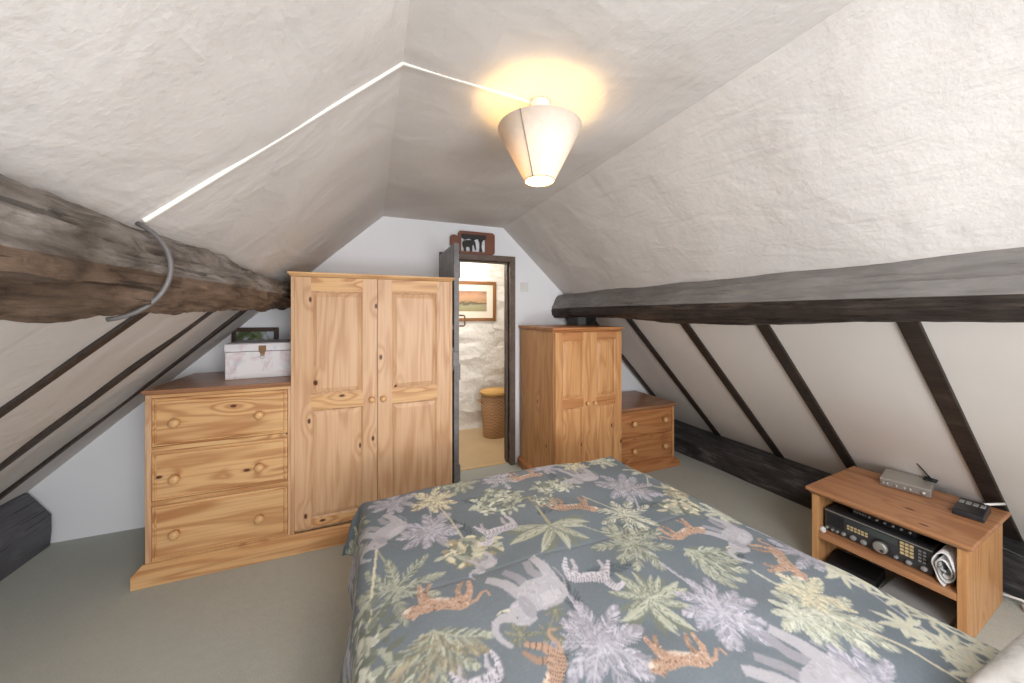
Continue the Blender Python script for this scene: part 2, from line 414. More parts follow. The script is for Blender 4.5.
# landing beyond the door
mb = MB(); mb.box(0.1, 2.3, 3.18, 4.4, -0.12, -0.004); struct(mb.build('floor_landing', M['hallfloor']), 'tan landing floor beyond the doorway')
mb = MB(); mb.box(0.1, 2.3, 4.30, 4.42, -0.1, 2.4); struct(mb.build('wall_landing_back', M['stone']), 'whitewashed stone wall of the landing')
mb = MB(); mb.box(0.1, 0.2, YB + w, 4.30, -0.1, 2.4); struct(mb.build('wall_landing_left', M['stone']), 'left wall of the landing')
mb = MB(); mb.box(2.2, 2.3, YB + w, 4.30, -0.1, 2.4); struct(mb.build('wall_landing_right', M['stone']), 'right wall of the landing')
mb = MB(); mb.box(0.1, 2.3, YB + w, 4.42, 2.32, 2.4); struct(mb.build('ceiling_landing', M['white']), 'ceiling of the landing')
mb = MB(); mb.box(DX0, DX1, 3.165, 3.205, -0.004, 0.006); struct(mb.build('trim_2', flat('threshold_strip', rgb(214, 186, 138), 0.4), None, 0.002), 'pale threshold strip in the doorway')
# door frame
mb = MB()
mb.box(0.565, DX0, 3.105, YB + w + 0.01, 0, 1.995); mb.box(DX1, 1.288, 3.105, YB + w + 0.01, 0, 1.995); mb.box(DX0, DX1, 3.105, YB + w + 0.01, DZ, 1.995)
mb.box(DX1 - 0.014, DX1, 3.165, 3.21, 0.006, DZ); mb.box(DX0, DX1 - 0.014, 3.165, 3.21, DZ - 0.014, DZ)
struct(mb.build('trim_1', M['frame'], None, 0.004), 'dark brown wooden door frame')
# door leaf
dr = bpy.data.objects.new('door_1', None); COL.objects.link(dr); dr.location = (0.59, 3.11, 0.012); struct(dr, 'grey plank door standing open into the room')
mb = MB()
for k in range(4):
    y1 = -k * 0.145; mb.box(-0.026, 0.012, y1 - 0.1445, y1, 0, 1.955)
for z in (0.2, 0.95, 1.7): mb.box(0.012, 0.024, -0.57, -0.02, z, z + 0.12)
mb.build('leaf', M['door'], dr, 0.003)
mb = MB(); mb.tube([(0.024, -0.535, 1.425), (0.058, -0.54, 1.425), (0.064, -0.54, 1.415), (0.064, -0.54, 1.355), (0.058, -0.54, 1.345), (0.024, -0.535, 1.345)], 0.006, 8)
mb.build('door_handle', M['bronze'], dr)
mb = MB(); mb.box(-0.036, 0.006, -0.592, -0.5801, 1.05, 1.16); mb.box(-0.04, -0.026, -0.57, -0.49, 1.02, 1.19); mb.build('lock_plate', M['door'], dr, 0.003)
mb = MB(); mb.box(-0.042, -0.026, -0.578, -0.46, 1.32, 1.36); mb.lathe([(0, -0.014), (0.012, -0.012), (0.014, 0), (0.008, 0.004)], 12, (-0.044, -0.55, 1.34), 'x'); mb.build('latch', M['iron'], dr, 0.002)
mb = MB(); mb.box(-0.045, -0.026, -0.57, -0.53, 0.08, 0.5); mb.build('foot_bolt', M['iron'], dr, 0.003)

# ------------------------------------------------------------------ beams
def fbm(x, y, s):
    return (math.sin(x * 1.7 + s) * math.cos(y * 2.9 + 1.3 * s) + 0.5 * math.sin(x * 4.3 + y * 6.1 + s * 2.2) + 0.3 * math.sin(x * 9.7 - y * 13.1 + s * 0.7) + 0.2 * math.sin(y * 27 + x * 5 + s)) / 1.6
def sweep(name, sect, y0, y1, ny, amp, seed, mats, mid, rz=0):
    mb = MB(); V = []; F = []; n = None; MI = []
    for j in range(ny + 1):
        y = y0 + (y1 - y0) * j / ny; pts = sect(y); n = len(pts)
        cx = sum(p[0] for p in pts) / n; cz = sum(p[1] for p in pts) / n
        for k, (x, z) in enumerate(pts):
            ang = 2 * PI * k / n
            q1 = mnoise.fractal(Vector((math.cos(ang) * 0.9 + seed, y * 2.0, math.sin(ang) * 0.9)), 0.9, 2.1, 3)
            q2 = mnoise.fractal(Vector((math.cos(ang) * 5.5 + seed, y * 3.2, math.sin(ang) * 5.5)), 0.7, 2.2, 4)
            d = (q1 * 0.9 + q2 * 0.8) * amp
            r = math.hypot(x - cx, z - cz) or 1
            V.append((x + (x - cx) / r * d, y, z + (z - cz) / r * d))
    for j in range(ny):
        for k in range(n):
            k2 = (k + 1) % n; F.append((j * n + k, j * n + k2, (j + 1) * n + k2, (j + 1) * n + k)); MI.append(mid(k))
    F.append(tuple(range(n))); F.append(tuple(ny * n + k for k in reversed(range(n)))); MI += [mid(n // 2)] * 2
    o = len(mb.v); mb.v = V; mb.f = F; mb.mi = MI; mb.sm = [True] * len(F)
    ob = mb.build(name, mats)
    try: ob.data.set_sharp_from_angle(angle=math.radians(38))
    except Exception: pass
    return ob
def lsect(y):
    t = min(1, max(0, (y - 0.8) / 2.2)); r = 0.118 - 0.030 * t; a0 = math.radians(57)
    cx, cz = -0.537 - r * math.cos(a0), 1.657 - r * math.sin(a0)
    return [(cx + r * math.cos(a) * (1 + .05 * math.cos(3 * a)), cz + r * math.sin(a)) for a in [math.radians(120 - i * 6.0) for i in range(60)]]
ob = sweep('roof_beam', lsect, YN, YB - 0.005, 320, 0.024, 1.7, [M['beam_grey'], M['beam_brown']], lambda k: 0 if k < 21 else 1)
tag(ob, 'rough round weathered log purlin along the left slope, with a cable around it', 'beam')
def rsect(y):
    t = min(1, max(0, (y - 0.5) / 2.5)); b = 1.428 - 0.01 * t - 0.035 * math.exp(-((y - 1.5) / 0.6) ** 2)
    tip = max(0.0, (y - 2.9) / 0.24)
    key = [(2.00, 1.66), (1.90, 1.645), (1.838, 1.648), (1.81, 1.60), (1.787, 1.55), (1.768, 1.508), (1.763, 1.49), (1.775, b + 0.03), (1.80, b + 0.006), (1.84, b), (1.95, b - 0.002), (2.10, b)]
    out = []
    for i in range(len(key) - 1):
        (x0, z0), (x1, z1) = key[i], key[i + 1]
        for q in range(5): out.append((x0 + (x1 - x0) * q / 5, z0 + (z1 - z0) * q / 5))
    out.append(key[-1])
    return [(x - tip * 0.075 * (x < 1.9), z - tip * 0.012) for x, z in out]
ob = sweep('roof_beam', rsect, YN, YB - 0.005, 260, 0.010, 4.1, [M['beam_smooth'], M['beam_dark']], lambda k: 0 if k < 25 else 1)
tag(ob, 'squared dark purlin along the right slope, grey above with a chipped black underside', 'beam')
def rsole(y):
    x = 3.09 - 0.036 * (y + 0.2)
    key = [(x, -0.004), (x - .004, 0.07), (x, 0.145), (x + 0.02, 0.155), (3.14, 0.19), (3.255, 0.238), (3.5, 0.24), (3.5, -0.004)]
    return key
ob = sweep('sole_beam', rsole, YN, YB - 0.005, 90, 0.007, 2.3, [M['beam_black'], M['beam_dark']], lambda k: 0 if k < 7 else 1)
tag(ob, 'long black floor-level beam at the foot of the right slope', 'beam')
def lsole(y):
    return [(-2.35, -0.004), (-2.35, 0.345), (-1.955, 0.350), (-1.86, 0.20), (-1.853, 0.195), (-1.852, 0.10), (-1.86, -0.004)]
ob = sweep('sole_beam', lsole, YN, YB - 0.03, 60, 0.004, 0.6, [M['beam_charcoal']], lambda k: 0)
tag(ob, 'charcoal boxed beam on the floor at the foot of the left slope', 'beam')

LR = [(1.69, 'nearest the camera'), (2.25, 'second of three from the camera'), (2.74, 'third from the camera, nearest the chest of drawers')]
for y, txt in LR:
    mb = MB(); t = 0.014; hw_ = 0.026
    za, zb = 1.62, 0.30
    mb.add([(xl(za) + q * 0.681, y + s, za - q * 0.732) for q, s in ((-.02, -hw_), (t, -hw_), (t, hw_), (-.02, hw_))] + [(xl(zb) + q * 0.681, y + s, zb - q * 0.732) for q, s in ((-.02, -hw_), (t, -hw_), (t, hw_), (-.02, hw_))],
           [(0, 1, 2, 3), (7, 6, 5, 4), (0, 4, 5, 1), (1, 5, 6, 2), (2, 6, 7, 3), (3, 7, 4, 0)])
    tag(mb.build('rafter', M['rafter'], None, 0.004), 'thin dark rafter on the left slope, ' + txt, 'rafter', 'rafters on the left slope')
RR = [(0.735, 0.75, 'nearest the camera, behind the stand'), (1.335, 1.375, 'meeting the far end of the low stand'), (1.89, 1.92, 'third from the camera'), (2.45, 2.495, 'fourth from the camera'), (3.01, 3.07, 'farthest, coming down behind the small chest')]
for ya, yb, txt in RR:
    mb = MB(); t = 0.014; hw_ = 0.034
    za, zb = 1.47, 0.19
    nx, nz = -KR2 / math.hypot(1, KR2), -1 / math.hypot(1, KR2)
    V = []
    for z, y in ((za, ya), (zb, yb)):
        for q, s in ((-.02, -hw_), (t, -hw_), (t, hw_), (-.02, hw_)): V.append((KNX + (KNZ - z) / KR2 + q * nx, y + s, z + q * nz))
    mb.add(V, [(0, 1, 2, 3), (7, 6, 5, 4), (0, 4, 5, 1), (1, 5, 6, 2), (2, 6, 7, 3), (3, 7, 4, 0)])
    tag(mb.build('rafter', M['rafter'], None, 0.004), 'dark rafter on the right slope, ' + txt, 'rafter', 'rafters on the right slope')

# ------------------------------------------------------------------ ceiling light, trunking, cables
LX, LY = 0.612, 1.23
lt = thing('ceiling_light', 'lit ceiling light with an inverted cone of cream fabric shade', 'light', (LX, LY, CZ))
mb = MB(); mb.lathe([(0.0, 0.004), (0.042, 0.004), (0.042, -0.01), (0.034, -0.02), (0.018, -0.026), (0.0, -0.026)], 28); mb.build('ceiling_rose', M['conduit'], lt)
mb = MB(); mb.lathe([(0.0, -0.02), (0.020, -0.022), (0.024, -0.04), (0.024, -0.075), (0.018, -0.10), (0.018, -0.135), (0.0, -0.137)], 24); mb.build('lamp_holder', M['conduit'], lt)
mb = MB(); rt, rb, zt, zb = 0.163, 0.058, -0.100, -0.302
mb.lathe([(rb, zb), (rb + 0.35 * (rt - rb), zb + 0.35 * (zt - zb)), (rt, zt), (rt - 0.003, zt), (rb - 0.003, zb)], 56)
mb.f = mb.f[:-2]; mb.mi = mb.mi[:-2]; mb.sm = mb.sm[:-2]
mb.add([((rt - .0015) * math.cos(a), (rt - .0015) * math.sin(a), zt) for a in [2 * PI * k / 40 for k in range(40)]], [], 0)
shade = mb.build('lamp_shade', M['shade'], lt)
mb = MB()
for k in range(3):
    a = 2 * PI * k / 3 + 0.5; mb.tube([(0.017 * math.cos(a), 0.017 * math.sin(a), -0.12), (0.161 * math.cos(a), 0.161 * math.sin(a), zt - 0.003)], 0.0018, 6)
mb.build('shade_carrier', M['conduit'], lt)
mb = MB(); a = math.radians(-141)
mb.tube([((rb + .002) * math.cos(a), (rb + .002) * math.sin(a), zb), ((rt + .001) * math.cos(a), (rt + .001) * math.sin(a), zt)], 0.0024, 6)
mb.build('seam', M['seam'], shade)
mb = MB(); mb.tube([((rb) * math.cos(q), (rb) * math.sin(q), zb) for q in [2 * PI * k / 40 for k in range(41)]], 0.0022, 6); mb.build('shade_hem', M['seam'], shade)
mb = MB(); mb.lathe([(0.0, -0.262), (0.018, -0.256), (0.030, -0.235), (0.030, -0.215), (0.020, -0.18), (0.014, -0.15), (0.013, -0.13)], 20); mb.build('bulb', M['bulb'], lt)

mb = MB(); q = 0.011
def strip(mb, pts, nrm, hw_, th):
    nrm = Vector(nrm)
    for a, b in zip(pts[:-1], pts[1:]):
        a, b = Vector(a), Vector(b); d = (b - a).normalized(); s_ = d.cross(nrm).normalized() * hw_
        V = [a - s_, a + s_, a + s_ + nrm * th, a - s_ + nrm * th, b - s_, b + s_, b + s_ + nrm * th, b - s_ + nrm * th]
        mb.add(V, [(0, 1, 2, 3), (7, 6, 5, 4), (0, 4, 5, 1), (1, 5, 6, 2), (2, 6, 7, 3), (3, 7, 4, 0)])
strip(mb, [(CX0 - 0.008, 1.195, CZ + 0.004), (LX - 0.035, 1.232, CZ + 0.004)], (0, 0, -1), 0.005, 0.011)
strip(mb, [(CX0 - 0.004, 1.195, CZ - 0.0), (-0.535, 1.168, zl(-0.535) + 0.004)], (0.681, 0, -0.732), 0.005, 0.011)
tag(mb.build('cable_trunking', M['conduit'], None, 0.002), 'white cable trunking up the left slope and across the ceiling to the light', 'trunking')
pts = []
for i in range(19):
    u = i / 18; a = math.radians(64 - 146 * u); y = 1.166 - 0.035 * u
    t = min(1, max(0, (y - 0.8) / 2.2)); r = 0.118 - 0.03 * t; a0 = math.radians(57); cx, cz = -0.537 - r * math.cos(a0), 1.657 - r * math.sin(a0)
    pts.append((cx + (r + 0.014) * math.cos(a), y, cz + (r + 0.014) * math.sin(a)))
mb = MB(); mb.tube(pts, 0.006, 8)
tag(mb.build('cable', M['cable']), 'thin grey cable looped around the left log beam below the trunking', 'cable')
# switch plate
sw = thing('wall_plate', 'small white square plate on the back wall right of the door frame', 'switch', (1.393, YB, 1.71))
mb = MB(); mb.box(-0.042, 0.042, -0.010, 0, -0.045, 0.045); mb.build('plate', M['wplastic'], sw, 0.004)
mb = MB(); mb.box(-0.012, 0.012, -0.014, -0.0095, -0.016, 0.016); mb.build('rocker', M['wplastic'], sw, 0.002)

# ------------------------------------------------------------------ pine furniture
def knob(parent, x, y, z, r=0.018, mat='knob', name='knob'):
    mb = MB(); k = r / 0.018
    mb.lathe([(0.010 * k, 0.0), (0.0085 * k, -0.010 * k), (0.012 * k, -0.014 * k), (0.018 * k, -0.020 * k), (0.0185 * k, -0.027 * k), (0.014 * k, -0.034 * k), (0.007 * k, -0.037 * k), (0, -0.0375 * k)], 18, (x, y, z), 'y')
    return mb.build(name, M[mat], parent)
def door_panelled(parent, x0, x1, z0, z1, yf, th, panels, st, mz, mx, kn, kr=0.018):
    d = MB(); yb = yf + th
    d.box(x0, x0 + st, yf, yb, z0, z1); d.box(x1 - st, x1, yf, yb, z0, z1)
    edges = [z0] + [e for p in panels for e in p] + [z1]
    for i in range(0, len(edges), 2): d.box(x0 + st, x1 - st, yf + 0.0005, yb, edges[i], edges[i + 1], 1)
    for a, b in panels:      # moulding round each opening
        m = 0.010; X0, X1 = x0 + st, x1 - st
        for poly in ([(X0, yf + .001, a), (X1, yf + .001, a), (X1 - m, yf + .008, a + m), (X0 + m, yf + .008, a + m)], [(X0, yf + .001, b), (X1, yf + .001, b), (X1 - m, yf + .008, b - m), (X0 + m, yf + .008, b - m)],
                     [(X0, yf + .001, a), (X0, yf + .001, b), (X0 + m, yf + .008, b - m), (X0 + m, yf + .008, a + m)], [(X1, yf + .001, a), (X1, yf + .001, b), (X1 - m, yf + .008, b - m), (X1 - m, yf + .008, a + m)]):
            d.add(poly, [(0, 1, 2, 3)], 0)
    o = d.build('door', [mz, mx], parent)
    for a, b in panels:
        p = MB(); p.panel(x0 + st + 0.010, x1 - st - 0.010, a + 0.010, b - 0.010, yf + 0.013, yf + 0.004, 0.022)
        p.box(x0 + st, x1 - st, yf + 0.0125, yf + 0.016, a, b)
        p.build('panel', mz, o)
    if kn: knob(o, kn[0], yf, kn[1], kr)
    return o
def drawer(parent, x0, x1, z0, z1, yf, th, mx, knobs, kr=0.020, edge=0.022):
    d = MB()
    m = 0.012
    d.box(x0, x1, yf + 0.012, yf + th, z0, z1)
    # ogee border then raised field
    P = [(x0, yf + .012, z0), (x1, yf + .012, z0), (x1, yf + .012, z1), (x0, yf + .012, z1)]
    def ring(i, y): return [(x0 + i, y, z0 + i), (x1 - i, y, z0 + i), (x1 - i, y, z1 - i), (x0 + i, y, z1 - i)]
    rs = [ring(0, yf + .012), ring(0.003, yf + .002), ring(edge * 0.45, yf + .001), ring(edge * 0.55, yf + 0.009), ring(edge * 0.75, yf + 0.009), ring(edge, yf - 0.001)]
    V = [p for r in rs for p in r]; F = []
    for j in range(len(rs) - 1):
        for k in range(4): F.append((j * 4 + k, j * 4 + (k + 1) % 4, (j + 1) * 4 + (k + 1) % 4, (j + 1) * 4 + k))
    F.append(tuple((len(rs) - 1) * 4 + k for k in range(4)))
    d.add(V, F)
    o = d.build('drawer', mx, parent)
    for (x, z) in knobs: knob(o, x, yf, z, kr)
    return o

# big combination wardrobe: drawers left, tall double-door cupboard right
W = thing('combination_wardrobe', 'large pine wardrobe with two tall doors and three drawers at its left end', 'wardrobe', (0, 2.5, 0))
yb = 0.60       # back
mb = MB()
mb.box(-0.455, -0.435, 0.0, yb, 0.085, 1.685); mb.box(0.525, 0.545, 0.0, yb, 0.085, 1.685)
mb.box(-0.435, 0.525, yb - 0.012, yb, 0.085, 1.685); mb.box(-0.435, 0.525, 0.024, yb - 0.012, 0.085, 0.105)
mb.build('wardrobe_case', M['pine_z'], W, 0.002)
mb = MB()
mb.box(-1.133, -1.113, 0.0, yb, 0.085, 1.009); mb.box(-1.113, -0.4555, yb - 0.012, yb, 0.085, 1.009)
mb.box(-1.113, -1.107, 0.0, 0.024, 0.085, 1.009); mb.box(-0.471, -0.4555, 0.0, 0.024, 0.085, 1.009)
mb.box(-1.113, -0.4555, 0.03, yb - 0.012, 0.085, 0.097)
mb.build('drawer_case', M['pine_z'], W, 0.002)
mb = MB()
for z0, z1 in ((0.988, 1.009), (0.696, 0.720), (0.400, 0.424), (0.085, 0.100)): mb.box(-1.107, -0.471, 0.001, 0.03, z0, z1)
mb.build('drawer_rail', M['pine_x'], W, 0.002)
for z0, z1, kz in ((0.721, 0.987, 0.850), (0.425, 0.695, 0.541), (0.101, 0.399, 0.238)):
    drawer(W, -1.106, -0.472, z0, z1, -0.002, 0.03, M['pine_x'], ((-0.998, kz), (-0.608, kz)), 0.024)
mb = MB()      # drawer-end top with moulded edge
mb.box(-1.143, -0.456, -0.018, yb, 1.018, 1.034); mb.frustum((-1.133, -0.456, 0.0, yb, 1.004), (-1.141, -0.456, -0.016, yb, 1.0185))
mb.build('top', [M['dpine_x']], W, 0.004)
mb = MB()
mb.box(-0.470, 0.560, -0.018, yb, 1.695, 1.708); mb.frustum((-0.456, 0.546, -0.002, yb, 1.680), (-0.468, 0.558, -0.016, yb, 1.6955))
mb.build('cornice', M['pine_x'], W, 0.002)
mb = MB()
mb.box(-1.165, 0.575, -0.062, -0.030, 0.0, 0.068); mb.box(-1.165, -1.133, -0.030, yb, 0.0, 0.068); mb.box(0.545, 0.552, -0.030, yb, 0.0, 0.068)
mb.frustum((-1.165, 0.575, -0.062, 0.0, 0.068), (-1.140, 0.552, -0.012, 0.0, 0.096))
mb.build('plinth', M['pine_x'], W, 0.003)
pan = [(0.165, 0.845), (0.940, 1.592)]
door_panelled(W, -0.434, 0.0405, 0.112, 1.678, -0.002, 0.022, pan, 0.088, M['pine_z'], M['pine_x'], (0.008, 0.884), 0.019)
door_panelled(W, 0.0435, 0.524, 0.112, 1.678, -0.002, 0.022, pan, 0.088, M['pine_z'], M['pine_x'], (0.080, 0.884), 0.019)

# small wardrobe by the door
S = thing('wardrobe', 'small honey pine double-door wardrobe just right of the doorway', 'wardrobe', (1.655, 2.43, 0))
hx = 0.322; yb = 0.66
mb = MB(); mb.box(-hx, -hx + 0.02, 0, yb, 0.075, 1.31); mb.box(hx - 0.02, hx, 0, yb, 0.075, 1.31); mb.box(-hx + 0.02, hx - 0.02, yb - 0.012, yb, 0.075, 1.31); mb.box(-hx + 0.02, hx - 0.02, 0.024, yb - 0.012, 0.075, 0.095)
mb.build('wardrobe_case', M['hpine_z'], S, 0.002)
mb = MB(); mb.box(-hx - 0.018, hx + 0.018, -0.02, yb, 1.320, 1.338); mb.frustum((-hx - 0.001, hx + 0.001, -0.002, yb, 1.303), (-hx - 0.016, hx + 0.016, -0.018, yb, 1.3205)); mb.build('top', M['hpine_x'], S, 0.004)
mb = MB(); mb.box(-hx - 0.028, hx + 0.004, -0.034, 0.0, 0.0, 0.07); mb.box(-hx - 0.028, -hx, 0.0, yb, 0.0, 0.07); mb.frustum((-hx - 0.028, hx + 0.004, -0.034, yb, 0.07), (-hx - 0.006, hx + 0.002, -0.008, yb, 0.09)); mb.build('plinth', M['hpine_x'], S, 0.003)
mb = MB(); mb.box(-hx + 0.02, hx - 0.02, 0.0, 0.02, 1.285, 1.303); mb.build('rail', M['hpine_x'], S)
pan = [(0.15, 0.700), (0.768, 1.238)]
door_panelled(S, -hx + 0.004, 0.0005, 0.098, 1.299, -0.022, 0.021, pan, 0.062, M['hpine_z'], M['hpine_x'], (-0.030, 0.725), 0.017)
door_panelled(S, 0.0025, hx - 0.004, 0.098, 1.299, -0.022, 0.021, pan, 0.062, M['hpine_z'], M['hpine_x'], (0.040, 0.722), 0.017)

# low chest of two drawers
C = thing('chest_of_drawers', 'low honey pine chest of two drawers right of the small wardrobe', 'chest of drawers', (2.36, 2.54, 0))
x0, x1, yb = -0.352, 0.345, 0.56
mb = MB(); mb.box(x0, x0 + 0.02, 0, yb, 0.07, 0.565); mb.box(x1 - 0.02, x1, 0, yb, 0.07, 0.565); mb.box(x0 + .02, x1 - .02, yb - 0.012, yb, 0.07, 0.565); mb.build('chest_case', M['hpine_z'], C, 0.002)
mb = MB()
for z0, z1 in ((0.553, 0.565), (0.300, 0.320), (0.07, 0.082)): mb.box(x0 + .02, x1 - .02, 0.001, 0.03, z0, z1)
mb.build('drawer_rail', M['hpine_x'], C)
drawer(C, x0 + 0.021, x1 - 0.021, 0.321, 0.552, -0.002, 0.03, M['hpine_x'], ((-0.158, 0.454), (0.205, 0.454)), 0.024)
drawer(C, x0 + 0.021, x1 - 0.021, 0.083, 0.299, -0.002, 0.03, M['hpine_x'], ((-0.158, 0.208), (0.205, 0.208)), 0.024)
mb = MB(); mb.box(x0 - 0.004, x1 + 0.022, -0.022, yb, 0.577, 0.596); mb.frustum((x0, x1, 0, yb, 0.560), (x0 - 0.002, x1 + 0.02, -0.02, yb, 0.5775)); mb.build('top', M['dpine_x'], C, 0.005)
mb = MB(); mb.box(x0 + 0.0, x1 + 0.035, -0.040, 0.0, 0.0, 0.05); mb.box(x1, x1 + 0.035, 0.0, yb, 0.0, 0.05); mb.frustum((x0, x1 + 0.035, -0.040, yb, 0.05), (x0, x1 + 0.006, -0.008, yb, 0.074)); mb.build('plinth', M['hpine_x'], C, 0.003)

# flat black box on the small wardrobe
B = thing('flat_box', 'small black box with a grey end on top of the small wardrobe', 'box', (1.885, 2.93, 1.338))
mb = MB(); mb.box(-0.055, 0.15, -0.07, 0.12, 0, 0.082); mb.build('box_body', M['black'], B, 0.004)
mb = MB(); mb.box(-0.048, 0.035, -0.075, -0.0702, 0.006, 0.077); mb.build('end_panel', M['door'], B, 0.002)

# papered box and picture frame on the wardrobe's drawer end
T = thing('storage_box', 'white floral papered box with brass catch on top of the drawers', 'box', (-0.665, 2.86, 1.034), math.radians(4))
mb = MB(); mb.box(-0.190, 0.180, -0.15, 0.17, 0, 0.172); mb.build('box_body', M['trunk'], T, 0.004)
mb = MB(); mb.box(-0.193, 0.183, -0.153, 0.173, 0.175, 0.222); mb.box(-0.185, 0.175, -0.145, 0.165, 0.2215, 0.227, 1); mb.build('lid', [M['trunk'], M['trunktop']], T, 0.006)
mb = MB(); mb.box(-0.016, 0.024, -0.158, -0.153, 0.17, 0.21); mb.add([(-0.012, -.156, .172), (0.020, -.156, .172), (0.012, -.156, .142), (-0.004, -.156, .142), (-0.012, -.150, .172), (0.020, -.150, .172), (0.012, -.150, .142), (-0.004, -.150, .142)], [(0, 1, 2, 3), (7, 6, 5, 4), (0, 4, 5, 1), (1, 5, 6, 2), (2, 6, 7, 3), (3, 7, 4, 0)])
catch = mb.build('catch', M['bronze'], T, 0.001)
mb = MB(); mb.tube([(0.004 + 0.011 * math.cos(a), -0.159, 0.138 + 0.013 * math.sin(a)) for a in [2 * PI * k / 16 for k in range(17)]], 0.0022, 6); mb.build('ring', M['silver'], catch)
def picture(name, label, loc, w_, h_, fw, th, mf, mm, mount, mp, tilt=0.0):
    p = thing(name, label, 'picture', loc); p.rotation_euler = (tilt, 0, 0)
    mb = MB()
    mb.box(-w_ / 2, -w_ / 2 + fw, -th, 0, 0, h_); mb.box(w_ / 2 - fw, w_ / 2, -th, 0, 0, h_); mb.box(-w_ / 2 + fw, w_ / 2 - fw, -th, 0, 0, fw); mb.box(-w_ / 2 + fw, w_ / 2 - fw, -th, 0, h_ - fw, h_)
    mb.build('frame', mf, p, 0.004)
    if mount:
        mb = MB(); mb.box(-w_ / 2 + fw, w_ / 2 - fw, -th * 0.4, -th * .1, fw, h_ - fw); mb.build('mount', mm, p)
    mx = fw + mount
    mb = MB(); mb.box(-w_ / 2 + mx, w_ / 2 - mx, -0.0025, 0, 0, h_ - 2 * mx); o = mb.build('print', mp, p); o.location = (0, -th * 0.4, mx)
    return p
picture('picture_frame', 'small dark framed photo standing behind the white box', (-0.79, 3.115, 1.036), 0.29, 0.310, 0.03, 0.018, M['darkwood'], None, 0, M['snapshot'], math.radians(-2))
picture('framed_picture', 'landscape picture in a brown frame on the landing wall', (1.19, 4.296, 1.354), 0.626, 0.505, 0.04, 0.022, M['gilt'], M['mount'], 0.085, M['landscape'])

# laundry basket
K = thing('laundry_basket', 'tall wicker laundry basket with a tan lid on the landing', 'basket', (1.385, 3.96, -0.004))
mb = MB(); mb.lathe([(0, 0.0), (0.145, 0.0), (0.150, 0.02), (0.168, 0.25), (0.178, 0.50), (0.172, 0.50), (0.10, 0.485), (0, 0.485)], 40, (0, 0, 0), 'z', 0, 1.0, 0.85); mb.build('basket_body', M['wicker'], K)
mb = MB(); mb.lathe([(0, 0.503), (0.182, 0.501), (0.196, 0.510), (0.196, 0.530), (0.186, 0.540), (0.12, 0.548), (0, 0.552)], 40, (0, 0, 0), 'z', 0, 1.0, 0.85); mb.build('lid', M['lid'], K)
mb = MB(); mb.tube([(-0.172, -0.03, 0.42), (-0.20, -0.03, 0.43), (-0.212, -0.01, 0.435), (-0.212, 0.02, 0.435), (-0.20, 0.04, 0.43), (-0.17, 0.045, 0.42)], 0.012, 8); mb.build('handle', M['wicker'], K)

# carved plaque above the door
Q = thing('carved_plaque', 'carved wooden plaque of an elephant under a tree on top of the door frame', 'ornament', (0.885, 3.118, 1.996), 0)
def rrect(x0, x1, z0, z1, r, n=5):
    out = []
    for cx, cz, a0 in ((x1 - r, z1 - r, 0), (x0 + r, z1 - r, 90), (x0 + r, z0 + r, 180), (x1 - r, z0 + r, 270)):
        for i in range(n + 1):
            a = math.radians(a0 + 90 * i / n); out.append((cx + r * math.cos(a), cz + r * math.sin(a)))
    return out
mb = MB(); o_ = rrect(-0.155, 0.195, 0.0, 0.205, 0.03); i_ = rrect(-0.125, 0.105, 0.022, 0.165, 0.012)
n = len(o_); V = []
for y in (-0.012, 0.012): V += [(x, y, z) for x, z in o_] + [(x, y, z) for x, z in i_]
F = []
for k in range(n):
    k2 = (k + 1) % n
    F += [(k, k2, n + k2, n + k), (2 * n + k, 3 * n + k, 3 * n + k2, 2 * n + k2), (k, 2 * n + k, 2 * n + k2, k2), (n + k, n + k2, 3 * n + k2, 3 * n + k)]
mb.add(V, F); mb.build('plaque_frame', M['redwood'], Q, 0.002)
mb = MB(); mb.prism(rrect(-0.228, -0.150, 0.045, 0.165, 0.035), -0.010, 0.010); mb.build('side_lobe', M['redwood'], Q, 0.003)
ele = [(-.42, .05), (-.42, .2), (-.36, .30), (-.2, .36), (0, .37), (.15, .36), (.22, .42), (.34, .41), (.43, .30), (.47, .15), (.49, 0), (.50, -.2), (.53, -.3), (.48, -.33), (.44, -.2), (.40, -.02), (.36, .08), (.28, .02), (.24, -.05), (.25, -.25), (.23, -.45), (.10, -.45), (.11, -.25), (.06, -.10), (-.1, -.12), (-.18, -.1), (-.19, -.25), (-.17, -.45), (-.30, -.45), (-.32, -.25), (-.38, -.08)]
mb = MB(); mb.prism([(-0.055 + x * 0.135, 0.078 + z * 0.125) for x, z in ele], -0.010, 0.006)
mb.build('elephant', M['carvedblack'], Q, 0.001)
mb = MB()
mb.prism([(0.045, 0.020), (0.075, 0.020), (0.066, 0.07), (0.070, 0.11), (0.085, 0.14), (0.070, 0.14), (0.060, 0.12), (0.048, 0.142), (0.036, 0.142), (0.050, 0.11), (0.052, 0.06)], -0.009, 0.007)
mb.prism([(-0.13, 0.150), (-0.09, 0.128), (-0.05, 0.140), (-0.01, 0.126), (0.03, 0.142), (0.07, 0.128), (0.108, 0.145), (0.108, 0.178), (-0.13, 0.178)], -0.0135, 0.007)
mb.build('tree', M['carvedblack'], Q, 0.001)

